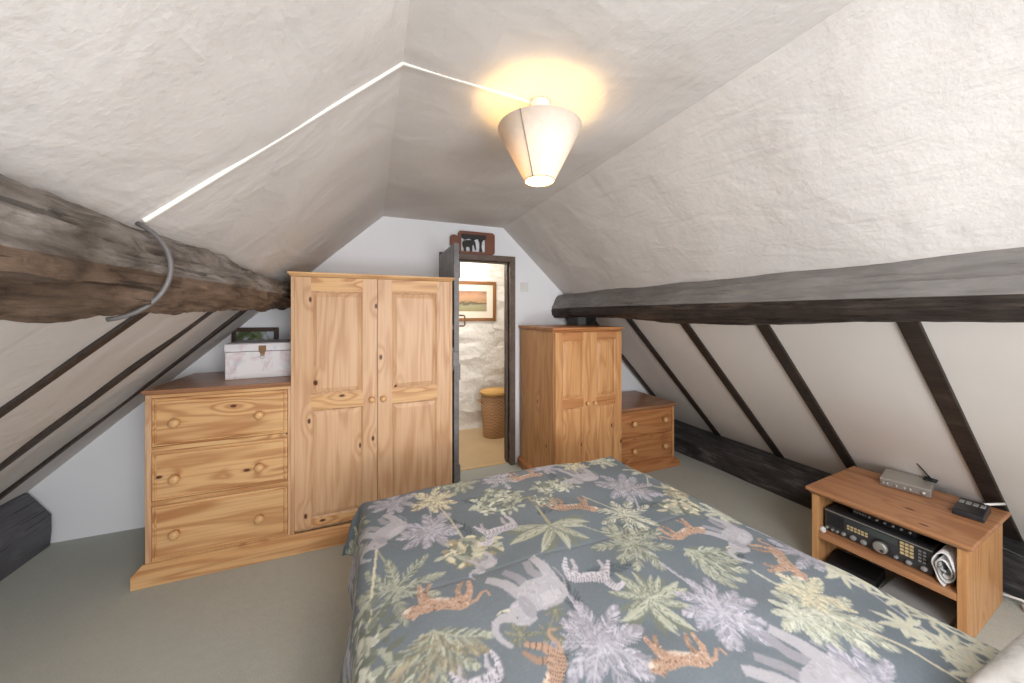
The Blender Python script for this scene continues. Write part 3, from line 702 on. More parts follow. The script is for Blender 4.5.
# ------------------------------------------------------------------ low stand with radios
TVR = math.radians(4.4)
TV = thing('low_stand', 'low pine stand with an open shelf against the right slope', 'stand', (2.650, 0.968, 0), TVR)
R = Matrix.Rotation(TVR, 3, 'Z')
def tvw(u, v, z=0): p = R @ Vector((u, v, 0)); return (2.650 + p.x, 0.968 + p.y, z)
U0, V0 = 0.301, 0.301
mb = MB(); mb.box(-U0, U0, -V0, V0, 0.436, 0.456); mb.frustum((-U0 + 0.022, U0 - 0.01, -V0 + 0.02, V0 - 0.02, 0.418), (-U0 + 0.004, U0, -V0 + 0.004, V0 - 0.004, 0.4362)); mb.build('top', M['hpine_y'], TV, 0.006)
for sgn in (-1, 1):
    mb = MB(); a, b = sorted((sgn * (V0 - 0.022), sgn * (V0 - 0.046))); mb.box(-U0 + 0.046, U0 - 0.02, a, b, 0, 0.418)
    side = mb.build('side_panel', M['hpine_z'], TV, 0.002)
    mb = MB(); a, b = sorted((sgn * (V0 - 0.022), sgn * (V0 - 0.052))); mb.box(-U0 + 0.026, -U0 + 0.046, a, b, 0, 0.418); mb.build('post', M['hpine_z'], side, 0.003)
mb = MB(); mb.box(-U0 + 0.030, U0 - 0.02, -V0 + 0.0465, V0 - 0.0465, 0.192, 0.212)
mb.box(-U0 + 0.028, -U0 + 0.046, -V0 + 0.0525, V0 - 0.0525, 0.180, 0.2125); mb.build('shelf', M['hpine_y'], TV, 0.002)
mb = MB(); mb.box(U0 - 0.032, U0 - 0.020, -V0 + 0.0465, V0 - 0.0465, 0.2125, 0.418); mb.build('back_panel', M['hpine_y'], TV)

# communications receiver; local axes: x across the front (to the viewer's right = -v), y into the shelf
RD = thing('radio_receiver', 'large dark grey radio receiver with a big tuning knob on the stand shelf', 'radio', tvw(-0.218, 0.037, 0.2125), TVR - PI / 2)
rw, rh, rd = 0.202, 0.125, 0.30
mb = MB(); mb.box(-rw, rw, 0.012, rd, 0.010, rh - 0.003)
for x in (-0.16, 0.16):
    for y in (0.03, 0.26): mb.lathe([(0.012, 0), (0.012, 0.011)], 12, (x, y, 0.0))
mb.build('case', M['radio'], RD, 0.003)
mb = MB(); mb.box(-rw - 0.002, rw + 0.002, 0, 0.0125, 0.006, rh); mb.build('front_panel', M['radio'], RD, 0.003)
mb = MB(); mb.box(-rw - 0.001, rw + 0.001, -0.0015, 0.004, rh - 0.008, rh - 0.004); mb.build('trim_strip', M['silver'], RD)
mb = MB(); mb.box(-rw + 0.008, -rw + 0.085, -0.002, 0.002, 0.040, 0.108); mb.build('speaker_grille', M['black'], RD, 0.001)
mb = MB(); mb.box(-0.045, 0.085, -0.002, 0.002, 0.078, 0.110); mb.build('display', M['display'], RD, 0.001)
mb = MB(); mb.lathe([(0.028, 0), (0.028, -0.020), (0.025, -0.026), (0.022, -0.027), (0.012, -0.026), (0, -0.026)], 28, (0.030, -0.0005, 0.042), 'y'); tk = mb.build('tuning_knob', M['silver'], RD)
mb = MB(); mb.lathe([(0.034, 0), (0.034, -0.007), (0.0285, -0.009), (0.0285, 0)], 28, (0.030, -0.0005, 0.042), 'y'); mb.build('knob_skirt', M['black'], tk)
mb = MB(); mb.lathe([(0.007, 0), (0.007, -0.003), (0, -0.003)], 12, (0.040, -0.0275, 0.032), 'y'); mb.build('finger_dimple', M['black'], tk)
for x, z, r in ((-0.19, 0.024, 0.008), (-0.165, 0.022, 0.007), (-0.145, 0.022, 0.007), (-0.118, 0.024, 0.010), (-0.078, 0.026, 0.013), (-0.036, 0.026, 0.013), (0.085, 0.024, 0.008), (0.128, 0.024, 0.011), (0.178, 0.026, 0.011)):
    mb = MB(); mb.lathe([(r, 0), (r * 0.95, -0.014), (r * 0.7, -0.016), (0, -0.016)], 16, (x, -0.0003, z), 'y'); mb.build('control_knob', M['greykey'], RD)
keys = [(-0.10 + i * 0.0145, 0.076 - j * 0.014, 0.0052, 'key') for i in range(6) for j in range(2)] + [(0.103 + i * 0.0165, 0.104 - j * 0.0165, 0.0066, 'key') for i in range(3) for j in range(4)] + [(0.163 + i * 0.015, 0.100 - j * 0.016, 0.005, 'greykey') for i in range(2) for j in range(4)]
for x, z, s_, m in keys:
    mb = MB(); mb.box(x - s_, x + s_, -0.005, 0.001, z - s_ * 0.85, z + s_ * 0.85); mb.build('button', M[m], RD, 0.001)
# slimmer black unit on the receiver
SL = thing('tuner_unit', 'slim black unit with a row of small knobs lying on the large receiver', 'radio', tvw(-0.165, 0.02, 0.2125 + rh), TVR - PI / 2)
mb = MB(); mb.box(-0.12, 0.12, 0, 0.2, 0.004, 0.046)
for x in (-0.09, 0.09):
    for y in (0.03, 0.17): mb.lathe([(0.008, 0), (0.008, 0.005)], 10, (x, y, 0))
mb.build('case', M['black'], SL, 0.003)
for k in range(6):
    x = -0.05 + k * 0.03; mb = MB(); mb.lathe([(0.006, 0), (0.0055, -0.010), (0, -0.0105)], 12, (x, 0, 0.022), 'y'); mb.build('control_knob', M['silver' if k % 2 else 'greykey'], SL)
for k in range(5):
    x = -0.112 + k * 0.011; mb = MB(); mb.box(x, x + 0.006, -0.004, 0, 0.018, 0.026); mb.build('button', M['greykey'], SL)
# roll of papers (spiral seen from its end)
PR = thing('paper_roll', 'loose roll of white papers beside the receiver on the shelf', 'papers', tvw(-0.16, -0.2105, 0.2125), TVR)
pts = []
N_ = 90
for i in range(N_ + 1):
    t = i / N_; a = -PI / 2 + 2 * PI * 2.1 * t; k = 1.0 - 0.55 * t
    pts.append((0.038 * k * math.cos(a), 0.084 + 0.082 * k * math.sin(a) - 0.012 * t))
V = []; F = []
for x in (-0.10, 0.17):
    for (v_, z_) in pts: V.append((x + 0.02 * math.sin(z_ * 40) * (x < 0), v_, z_))
for i in range(N_): F.append((i, i + 1, N_ + 2 + i, N_ + 1 + i))
mb = MB(); mb.add(V, F, 0, True); o = mb.build('rolled_sheets', M['paper'], PR); md = o.modifiers.new('thick', 'SOLIDIFY'); md.thickness = 0.004; md.offset = 0
mb = MB(); mb.tube([(-0.10 + 0.01 * math.sin(i), pts[i][0] * 0.30, 0.10 + (pts[i][1] - 0.084) * 0.35) for i in range(0, 26)], 0.006, 8); mb.build('inner_sheet', M['greysheet'], PR)
# small white bung on shelf's far end
mb = MB(); mb.lathe([(0, 0), (0.012, 0.0), (0.015, 0.008), (0.013, 0.022), (0.006, 0.028), (0, 0.029)], 16)
o = mb.build('plug', M['wplastic']); o.location = tvw(-0.252, 0.236, 0.2127); tag(o, 'tiny white plug on the front far corner of the stand shelf', 'plug')
# silver box
SB = thing('silver_unit', 'slim silver electronic box with small knobs on top of the stand', 'radio', (2.858, 1.018, 0.456), math.radians(14) - PI / 2)
mb = MB(); mb.box(-0.096, 0.096, -0.098, 0.108, 0.004, 0.045)
for x in (-0.08, 0.08):
    for y in (-0.08, 0.09): mb.lathe([(0.008, 0), (0.008, 0.005)], 10, (x, y, 0))
mb.build('case', M['silver'], SB, 0.003)
mb = MB(); mb.box(-0.094, 0.094, -0.1005, -0.0975, 0.006, 0.043); mb.build('front_panel', M['silverf'], SB, 0.001)
for x, r in ((-0.080, 0.007), (-0.066, 0.007), (-0.03, 0.006), (0.0, 0.007), (0.022, 0.007), (0.070, 0.010)):
    mb = MB(); mb.lathe([(r, 0), (r * 0.9, -0.010), (0, -0.011)], 14, (x, -0.1, 0.022), 'y'); mb.build('control_knob', M['silver'], SB)
AN = thing('aerial', 'small black whip aerial with a square foot standing on the silver box', 'aerial', (2.948, 0.955, 0.501), math.radians(10))
mb = MB(); mb.box(-0.022, 0.022, -0.026, 0.026, 0, 0.012); mb.build('foot', M['cableblack'], AN, 0.004)
mb = MB(); mb.tube([(0, 0, 0.011), (-0.008, 0.006, 0.024), (-0.062, 0.042, 0.098)], [0.005, 0.004, 0.003], 8); mb.build('whip', M['cableblack'], AN)
# black desk unit with pale buttons
PH = thing('desk_unit', 'black desk unit with pale buttons on the near corner of the stand top', 'electronic device', (2.775, 0.762, 0.456), math.radians(8) - PI / 2)
mb = MB()
mb.add([(-0.05, -0.09, 0), (0.05, -0.09, 0), (0.05, 0.09, 0), (-0.05, 0.09, 0), (-0.05, -0.09, 0.022), (0.05, -0.09, 0.022), (0.046, 0.086, 0.038), (-0.046, 0.086, 0.038), (-0.048, -0.075, 0.030), (0.048, -0.075, 0.030)],
       [(0, 3, 2, 1), (0, 1, 5, 4), (4, 5, 9, 8), (8, 9, 6, 7), (2, 3, 7, 6), (1, 2, 6, 9, 5), (3, 0, 4, 8, 7)])
mb.build('case', M['black'], PH, 0.004)
for k in range(4):
    x = -0.034 + k * 0.022
    mb = MB(); mb.box(x - 0.008, x + 0.008, 0.012, 0.050, 0.0345, 0.0385); mb.build('button', M['greykey'], PH, 0.001)
mb = MB(); mb.tube([(0.030, 0.078, 0.036), (0.082, 0.150, 0.044)], 0.006, 8); mb.build('rod', M['wplastic'], PH)
# things under and behind the stand
o = MB(); o.box(-0.09, 0.09, -0.10, 0.10, 0, 0.05); o = o.build('flat_case', M['cableblack'], None, 0.004); o.location = tvw(-0.13, 0.14, 0); o.rotation_euler = (0, 0, TVR + 0.1); tag(o, 'flat black case on the carpet under the shelf of the stand', 'case')
o = MB(); o.box(-0.10, 0.12, -0.115, 0.115, 0, 0.03); o = o.build('flat_board', M['greysheet'], None, 0.003); o.location = tvw(-0.13, -0.10, 0); o.rotation_euler = (0, 0, TVR); tag(o, 'pale grey flat box on the carpet under the shelf of the stand', 'box')
mb = MB(); mb.tube([tvw(0.325, -0.12, 0.43), tvw(0.335, -0.16, 0.36), tvw(0.345, -0.24, 0.25), (3.04, 0.60, 0.215), (3.10, 0.50, 0.20), (3.12, 0.3, 0.20)], 0.007, 8)
tag(mb.build('cable', M['cableblack']), 'black cable dropping behind the near end of the stand onto the beam', 'cable')
mb = MB(); mb.tube([(2.955, 0.74, 0.03), (2.97, 0.66, 0.04), (2.985, 0.58, 0.02), (3.0, 0.45, 0.008), (3.01, 0.25, 0.006), (3.0, -0.1, 0.006)], 0.006, 8)
tag(mb.build('cable', M['wplastic']), 'white cable running along the carpet beside the near end of the stand', 'cable')
PLG = thing('mains_plug', 'white mains plug on the carpet behind the near end of the stand', 'plug', (2.965, 0.635, 0.0), 0.4)
mb = MB(); mb.box(-0.022, 0.022, -0.022, 0.022, 0, 0.022); mb.build('plug_body', M['wplastic'], PLG, 0.006)
mb = MB()
for x, y in ((-0.01, -0.008), (0.01, -0.008), (0, 0.01)): mb.box(x - 0.003, x + 0.003, y - 0.0015, y + 0.0015, 0.0215, 0.038)
mb.build('pins', M['bronze'], PLG)
mb = MB(); mb.lathe([(0, 0), (0.014, 0), (0.016, 0.012), (0.010, 0.028), (0, 0.03)], 14); o = mb.build('cap', M['blue']); o.location = (3.075, 1.60, 0.163); tag(o, 'small dark blue cap on the floor beam just beyond the stand', 'cap')

# ------------------------------------------------------------------ bed
BED = thing('bed', 'double bed under a patterned slate duvet', 'bed', (0.70, 0.80, 0))
mb = MB(); mb.box(-0.655, 0.655, -0.93, 0.92, 0.04, 0.33)
for x in (-0.55, 0.55):
    for y in (-0.8, 0.8): mb.lathe([(0.025, 0), (0.03, 0.045)], 14, (x, y, 0))
mb.build('divan_base', M['divan'], BED, 0.02)
mb = MB(); mb.box(-0.66, 0.66, -0.93, 0.93, 0.331, 0.545); mb.build('mattress', M['mattress'], BED, 0.04, 4)

# ---- printed cloth: motifs painted into a colour attribute
class Canvas:
    def __init__(s, x0, x1, y0, y1, res):
        s.x0, s.y0, s.r = x0, y0, res; s.w = int((x1 - x0) / res) + 1; s.h = int((y1 - y0) / res) + 1
        s.a = np.zeros((s.h, s.w, 3)); s.rng = random.Random(11)
    def fill(s, poly, col, al=1.0):
        P = (np.asarray(poly, float) - (s.x0, s.y0)) / s.r
        i0, j0 = np.floor(P.min(0)).astype(int); i1, j1 = np.ceil(P.max(0)).astype(int) + 1
        i0, j0 = max(i0, 0), max(j0, 0); i1, j1 = min(i1, s.w), min(j1, s.h)
        if i1 <= i0 or j1 <= j0: return
        X, Y = np.meshgrid(np.arange(i0, i1, dtype=float), np.arange(j0, j1, dtype=float))
        ins = np.zeros(X.shape, bool); n = len(P)
        for k in range(n):
            (ax, ay), (bx, by) = P[k], P[(k + 1) % n]
            if ay == by: continue
            c = ((ay > Y) != (by > Y)) & (X < (bx - ax) * (Y - ay) / (by - ay) + ax); ins ^= c
        v = s.a[j0:j1, i0:i1]; v[ins] = v[ins] * (1 - al) + np.array(col) * al
    def var(s, c, k=0.10):
        f = 1 + s.rng.uniform(-k, k); return tuple(x * f for x in c)
    def stroke(s, pts, w0, w1, col, al=1.0):
        pts = [np.array(p, float) for p in pts]; L, Rr = [], []; n = len(pts)
        for i, p in enumerate(pts):
            d = pts[min(i + 1, n - 1)] - pts[max(i - 1, 0)]; q = math.hypot(*d) or 1; nn = np.array((-d[1], d[0])) / q
            w_ = (w0 + (w1 - w0) * i / max(1, n - 1)) / 2; L.append(p + nn * w_); Rr.append(p - nn * w_)
        s.fill(L + Rr[::-1], col, al)
    def leaf(s, p, ang, ln, wd, col, bend=0.0, mid=None, al=1.0):
        L, Rr, C_ = [], [], []
        x, y = p; a = ang; n = 7
        for i in range(n + 1):
            t = i / n; w_ = wd * math.sin(PI * min(1, t * 0.94 + 0.06)) ** 0.8 / 2
            C_.append((x, y)); L.append((x - math.sin(a) * w_, y + math.cos(a) * w_)); Rr.append((x + math.sin(a) * w_, y - math.cos(a) * w_))
            x += math.cos(a) * ln / n; y += math.sin(a) * ln / n; a += bend / n
        s.fill(L + Rr[::-1], col, al)
        if mid: s.stroke(C_, max(wd * 0.16, s.r * 1.2), s.r * 0.8, mid)
    def frond(s, p, ang, ln, wd, col, bend=0.0, n=16, dark=None):
        x, y = p; a = ang; pts = []
        for i in range(n + 1):
            t = i / n; pts.append((x, y, a)); x += math.cos(a) * ln / n; y += math.sin(a) * ln / n; a += bend / n
        for i, (x, y, a) in enumerate(pts[1:], 1):
            t = i / n; l_ = wd * (math.sin(PI * (0.12 + 0.83 * t)) ** 0.7)
            for sg in (-1, 1):
                c = s.var(col, 0.14)
                if dark is not None and s.rng.random() < 0.3: c = dark
                s.leaf((x, y), a + sg * (0.95 - 0.45 * t + s.rng.uniform(-.12, .12)), l_, max(s.r * 1.7, ln / n * 0.55), c, -sg * 0.25)
        s.stroke([(x, y) for x, y, a in pts], s.r * 2.2, s.r, s.var(col, 0.05))

SK = 0.0034
cv = Canvas(-0.45, 1.95, -0.45, 2.25, SK)
yy, xx = np.mgrid[0:cv.h, 0:cv.w]
base = np.array((107, 116, 123.0))
mot = np.sin(xx * 0.013 + 1.3 * np.sin(yy * 0.011)) * np.sin(yy * 0.017 + np.sin(xx * 0.007))
cv.a[:] = base + mot[..., None] * np.array((4, 3, 2.5))
LAV, LAVD = (170, 168, 178), (142, 142, 152)
GRN, GRND, GRNL = (160, 163, 148), (114, 120, 110), (188, 190, 176)
ELE, ELED, ELEL = (172, 170, 176), (148, 147, 154), (194, 192, 198)
CRM, TAN = (202, 196, 172), (150, 142, 120)
ORG, ORGD, ORGL = (180, 150, 130), (108, 84, 72), (212, 200, 188)
def TF(cx, cy, s, rot=0.0, flip=False):      # motif space -> cloth; motif "up" points to the pillows (-Y)
    c_, s_ = math.cos(rot + PI), math.sin(rot + PI)
    def f(p):
        x, y = p[0] * (-1 if flip else 1) * s, p[1] * s
        return (cx + x * c_ - y * s_, cy + x * s_ + y * c_)
    return f
def palm(cx, cy, r, col, colD, n=11, trunk=None, tw=0.012, a0=0.0, full=2 * PI, wd=0.30):
    if trunk: 
        mx_, my_ = (cx + trunk[0]) / 2 + 0.01, (cy + trunk[1]) / 2
        cv.stroke([(cx, cy), (mx_, my_), trunk], tw * 0.8, tw, cv.var(col, .03))
        cv.stroke([(cx + .003, cy), (mx_ + .003, my_), (trunk[0] + .003, trunk[1])], tw * .2, tw * .25, colD)
    for k in range(n):
        a = a0 + full * k / n + cv.rng.uniform(-.14, .14); l_ = r * cv.rng.uniform(0.82, 1.1)
        cv.frond((cx, cy), a, l_, r * wd, col, cv.rng.uniform(-.6, .6), 15, colD)
def blades(cx, cy, r, n, col, colM, trunk=None, wd=0.2, a0=0.0, full=2 * PI):
    if trunk: cv.stroke([(cx, cy), trunk], 0.013, 0.010, cv.var(TAN))
    for k in range(n):
        a = a0 + full * k / n + cv.rng.uniform(-.2, .2); l_ = r * cv.rng.uniform(.7, 1.12)
        cv.leaf((cx, cy), a, l_ * 1.02, l_ * wd * 1.25, GRND, cv.rng.uniform(-.5, .5) * 0)
        b_ = cv.rng.uniform(-.7, .7); cv.leaf((cx, cy), a, l_, l_ * wd, cv.var(col), b_, colM)
        for q in range(5):
            cv.leaf((cx + math.cos(a) * l_ * (.2 + .13 * q), cy + math.sin(a) * l_ * (.2 + .13 * q)), a + (0.5 if q % 2 else -.5), l_ * .16, SK * 1.3, GRND)
def bush(cx, cy, rx, ry, cols, n=120, trunk=None, ls=0.035):
    if trunk: cv.stroke([(cx, cy), trunk], 0.012, 0.016, TAN)
    for k in range(n):
        a = cv.rng.uniform(0, 2 * PI); q = math.sqrt(cv.rng.random()); x, y = cx + rx * q * math.cos(a), cy + ry * q * math.sin(a)
        cv.leaf((x, y), cv.rng.uniform(0, 2 * PI), ls * cv.rng.uniform(.6, 1.2), ls * 0.42, cv.var(cv.rng.choice(cols), .1), cv.rng.uniform(-.5, .5))
def bamboo(pts, col, colM, n, r):
    for a, b in zip(pts[:-1], pts[1:]): cv.stroke([a, b], 0.008, 0.007, cv.var(LAV, .05))
    for k in range(n):
        t = (k + 0.5) / n * (len(pts) - 1); i = min(int(t), len(pts) - 2); f = t - i
        x = pts[i][0] * (1 - f) + pts[i + 1][0] * f + cv.rng.uniform(-.05, .05); y = pts[i][1] * (1 - f) + pts[i + 1][1] * f + cv.rng.uniform(-.03, .03)
        for q in range(7): cv.leaf((x, y), 2 * PI * q / 7 + cv.rng.uniform(-.3, .3), r * cv.rng.uniform(.7, 1.1), r * .24, cv.var(col, .08), 0.2, colM)
def elephant(cx, cy, s, rot=0.0, flip=False, raised=True):
    f = TF(cx, cy, s, rot, flip)
    cv.stroke([f(p) for p in ((.02, 0), (.06, -.22), (.16, -.42))], s * .15, s * .10, ELED)
    cv.stroke([f(p) for p in ((-.24, 0), (-.16, -.22), (-.20, -.42))], s * .16, s * .11, ELED)
    cv.fill([f(p) for p in ((-.42, .05), (-.44, .18), (-.38, .30), (-.22, .37), (0, .36), (.14, .33), (.20, .25), (.24, .05), (.16, -.06), (0, -.11), (-.2, -.08), (-.36, -.06))], ELE)
    cv.fill([f(p) for p in ((-.30, .28), (-.1, .33), (.06, .30), (.02, .16), (-.18, .14), (-.32, .18))], ELEL, .6)
    cv.stroke([f(p) for p in ((.17, .05), (.25, -.2), (.36, -.36), (.42, -.42))], s * .17, s * .10, ELE)
    cv.stroke([f(p) for p in ((-.33, .05), (-.36, -.2), (-.32, -.45))], s * .20, s * .12, ELE)
    cv.fill([f(p) for p in ((.13, .30), (.18, .42), (.30, .44), (.42, .38), (.48, .26), (.44, .16), (.34, .10), (.22, .08), (.14, .16))], ELE)
    cv.fill([f(p) for p in ((.12, .34), (.20, .39), (.27, .32), (.27, .14), (.20, .04), (.13, .10), (.10, .22))], ELED, .7)
    tr = ((.43, .26), (.53, .20), (.62, .22), (.68, .32), (.66, .44), (.60, .56)) if raised else ((.44, .24), (.50, .08), (.50, -.10), (.53, -.25), (.60, -.32))
    cv.stroke([f(p) for p in tr], s * .13, s * .045, ELE)
    cv.stroke([f(p) for p in ((.40, .16), (.50, .12), (.56, .14))], s * .035, s * .01, CRM)
    cv.stroke([f(p) for p in ((-.43, .2), (-.50, .05), (-.48, -.15))], s * .02, s * .03, ELED)
    for k in range(60):
        p = f((cv.rng.uniform(-.38, .42), cv.rng.uniform(-.1, .38))); i, j = int((p[0] - cv.x0) / SK), int((p[1] - cv.y0) / SK)
        if 0 <= i < cv.w and 0 <= j < cv.h and min(cv.a[j, i]) > 140: cv.leaf(p, cv.rng.uniform(0, 6.3), s * .10, s * .02, ELED if k % 2 else ELEL, 0.6, None, 0.5)
    cv.fill([f((.37 + .012 * math.cos(a), .29 + .012 * math.sin(a))) for a in (0, 1.2, 2.4, 3.6, 4.8)], (60, 60, 66))
def cat(cx, cy, s, rot=0.0, flip=False, kind='leopard'):
    f = TF(cx, cy, s, rot, flip)
    c0, c1, c2 = {'leopard': (ORG, ORGD, ORGL), 'tiger': (ORG, (70, 62, 60), (220, 206, 192)), 'zebra': ((196, 192, 200), (92, 96, 106), (206, 204, 210))}[kind]
    z = kind == 'zebra'
    legs = (((.22, .02), (.30, -.16), (.24, -.36)), ((-.26, .04), (-.20, -.16), (-.26, -.36)))
    for p in legs: cv.stroke([f(q) for q in p], s * .12, s * .055, cv.var(tuple(v * .88 for v in c0), .03))
    cv.fill([f(p) for p in ((-.40, .08), (-.38, .17), (-.26, .21), (0, .17), (.2, .21), (.30, .23), (.36, .10), (.30, -.03), (.14, -.06), (-.1, -.01), (-.26, -.04), (-.38, -.02))], c0)
    cv.stroke([f(q) for q in ((.28, .05), (.36, -.14), (.42, -.34))], s * .13, s * .055, c0)
    cv.stroke([f(q) for q in ((-.34, .06), (-.40, -.14), (-.36, -.37))], s * .15, s * .06, c0)
    cv.fill([f(p) for p in ((-.2, -.02), (.1, -.06), (.2, -.03), (0, .03))], c2, .7)
    if z:
        cv.stroke([f(q) for q in ((.26, .14), (.38, .30), (.42, .34))], s * .17, s * .12, c0)
        cv.stroke([f(q) for q in ((.38, .34), (.50, .26), (.56, .20))], s * .13, s * .07, c0)
    else:
        cv.fill([f(p) for p in ((.28, .16), (.34, .27), (.40, .31), (.43, .27), (.50, .26), (.56, .18), (.54, .11), (.46, .06), (.36, .05))], c0)
        cv.fill([f(p) for p in ((.48, .19), (.56, .18), (.54, .11), (.46, .09))], c2)
        cv.stroke([f(q) for q in ((-.38, .12), (-.50, .06), (-.58, -.08), (-.66, -.10), (-.70, .0))], s * .055, s * .035, c0)
    if kind == 'leopard':
        for k in range(420):
            x, y = cv.rng.uniform(-.42, .55), cv.rng.uniform(-.36, .30); p = f((x, y)); i, j = int((p[0] - cv.x0) / SK), int((p[1] - cv.y0) / SK)
            if 0 <= i < cv.w and 0 <= j < cv.h and cv.a[j, i, 0] > cv.a[j, i, 2] + 25:
                cv.fill([(p[0] + s * .014 * math.cos(a), p[1] + s * .014 * math.sin(a)) for a in (0, 1.5, 3.1, 4.7)], c1 if k % 3 else c2, .8)
    else:
        for k in range(17):
            x = -.38 + k * .045
            cv.stroke([f((x, .21)), f((x + .02, .10)), f((x - .02 + .03 * (k % 2), -.04))], s * .018, s * .008, c1, .85)
        for lx, ly in ((.30, -.04), (.34, -.12), (.38, -.2), (.40, -.28), (-.37, -.06), (-.39, -.14), (-.38, -.22), (-.37, -.3), (.27, -.1), (-.22, -.1)):
            cv.stroke([f((lx - .05, ly)), f((lx + .05, ly + .01))], s * .014, s * .014, c1, .8)
        if z:
            for k in range(5): cv.stroke([f((.26 + k * .035, .24 + k * .03)), f((.34 + k * .035, .14 + k * .03))], s * .014, s * .01, c1, .85)

# faint darker ferns printed in the ground, then the main motifs (cloth metres)
for k in range(16):
    cv.frond((cv.rng.uniform(0, 1.5), cv.rng.uniform(0, 1.8)), cv.rng.uniform(0, 6.28), 0.15, 0.05, (84, 93, 99), 0.5, 12)
palm(0.10, 1.70, 0.11, LAV, LAVD, 10)
palm(0.225, 1.425, 0.125, LAV, LAVD, 11, (0.24, 1.66), 0.008)
palm(0.268, 1.65, 0.115, CRM, TAN, 10, (0.335, 1.30), 0.008)
bush(0.55, 1.53, 0.12, 0.10, [GRN, GRND, GRNL], 170, None, 0.04)
palm(0.62, 1.71, 0.10, LAV, GRND, 9)
bush(0.342, 1.25, 0.10, 0.08, [TAN, CRM, GRND, GRN], 130, None, 0.045)
blades(0.685, 1.27, 0.20, 8, GRN, GRNL, (0.685, 1.50), 0.22, PI * 0.95, PI * 1.25)
bush(0.806, 1.55, 0.055, 0.05, [GRN, GRNL, GRND], 60, None, 0.034)
bush(0.90, 1.53, 0.06, 0.05, [GRN, GRNL, GRND], 60, None, 0.034)
bush(0.737, 1.445, 0.05, 0.045, [GRN, GRNL, GRND], 50, None, 0.034)
palm(0.075, 1.17, 0.15, GRN, GRND, 8, (0.02, 1.39), 0.008, 0.0, 2 * PI, 0.24)
cv.stroke([(0.02, 1.39), (0.0, 1.15), (-0.01, 0.9)], 0.008, 0.008, CRM)
palm(0.915, 1.055, 0.15, GRN, GRND, 9, (0.80, 1.22), 0.008)
palm(1.02, 1.215, 0.13, GRNL, GRND, 8, (0.93, 1.42), 0.008)
palm(1.19, 1.41, 0.15, LAV, LAVD, 11, (1.10, 1.22), 0.010)
blades(0.785, 0.83, 0.13, 15, GRN, GRNL, None, 0.20)
palm(0.56, 0.765, 0.135, LAV, LAVD, 12, (0.555, 1.09), 0.014, 0.2)
for q in range(9):
    cv.frond((0.155, 0.97), -PI / 2 + (q - 4) * 0.22, 0.165, 0.045, TAN if q % 2 else GRN, (q - 4) * 0.12, 13, GRND)
bush(-0.02, 1.0, 0.06, 0.16, [GRN, GRND, GRNL], 110, None, 0.055)
bush(-0.04, 0.72, 0.09, 0.15, [GRN, GRND, LAV], 90, None, 0.055)
bush(-0.11, 1.55, 0.10, 0.20, [GRN, GRND, LAVD], 150, None, 0.05)
bush(-0.17, 1.2, 0.08, 0.35, [GRN, GRND, LAV, LAVD], 200, None, 0.06)
blades(0.375, 0.866, 0.045, 9, GRND, TAN)
blades(0.45, 0.84, 0.045, 9, GRND, TAN)
blades(0.50, 0.90, 0.04, 8, GRND, TAN)
for q in range(5): cv.frond((1.07, 0.96), -PI / 2 - 0.2 + q * 0.28, 0.19, 0.05, GRN, 0.5, 12, GRND)
palm(0.945, 0.715, 0.125, LAV, LAVD, 12, (0.93, 0.94), 0.012)
palm(1.215, 0.60, 0.14, GRNL, GRN, 9, (1.20, 0.80), 0.009)
palm(1.27, 0.66, 0.09, CRM, GRN, 9)
palm(1.14, 0.62, 0.08, GRNL, GRN, 8)
cv.stroke([(1.23, 0.58), (1.29, 0.46), (1.30, 0.33)], 0.008, 0.008, CRM)
bamboo([(1.53, 0.80), (1.47, 0.66), (1.43, 0.52), (1.40, 0.40), (1.36, 0.28)], GRNL, CRM, 13, 0.07)
bamboo([(1.55, 0.55), (1.52, 0.42), (1.46, 0.30)], GRNL, CRM, 7, 0.06)
palm(1.10, 0.44, 0.10, LAV, LAVD, 10)
palm(1.48, 0.78, 0.12, LAV, LAVD, 9, (1.44, 0.98), 0.010)
bush(1.30, 1.18, 0.10, 0.07, [GRN, GRND, CRM], 110, None, 0.045)
bush(1.40, 1.30, 0.07, 0.06, [TAN, GRN, CRM], 80, None, 0.045)
palm(1.27, 1.73, 0.10, GRNL, GRND, 9)
palm(1.07, 1.72, 0.10, CRM, GRND, 9)
palm(0.90, 1.74, 0.09, LAV, LAVD, 9)
palm(0.42, 1.74, 0.09, GRN, GRND, 9)
palm(1.42, 1.55, 0.11, GRNL, GRND, 9, (1.30, 1.38), 0.008)
palm(1.42, 1.08, 0.09, GRNL, GRN, 8)
palm(0.85, 0.38, 0.13, GRN, GRND, 9)
palm(0.25, 0.50, 0.13, LAV, LAVD, 10)
palm(1.1, 0.2, 0.14, CRM, GRND, 9)
elephant(0.045, 1.50, 0.20, 0.55)
cat(0.478, 1.33, 0.19, 0.15, False, 'zebra')
elephant(0.365, 1.17, 0.10, 0.2)
elephant(1.04, 1.60, 0.20, 0.0)
cat(0.84, 1.36, 0.20, -0.25, True, 'tiger')
cat(0.758, 1.70, 0.17, 0.1, True, 'leopard')
cat(0.203, 1.06, 0.20, -0.30, False, 'leopard')
elephant(0.465, 1.00, 0.245, 0.16)
cat(0.675, 0.99, 0.19, -0.42, True, 'zebra')
cat(0.385, 0.735, 0.20, 0.9, False, 'tiger')
cat(0.725, 0.66, 0.17, -0.35, False, 'leopard')
elephant(1.31, 0.965, 0.20, 0.35)
cat(1.34, 0.80, 0.18, 0.95, False, 'leopard')
elephant(0.97, 0.50, 0.26, 0.25)
cat(1.15, 1.04, 0.17, 0.1, True, 'leopard')
cat(0.24, 0.80, 0.14, 0.1, False, 'zebra')
elephant(0.60, 0.45, 0.28, 0.1)
cat(0.45, 0.25, 0.24, 0, False, 'tiger')
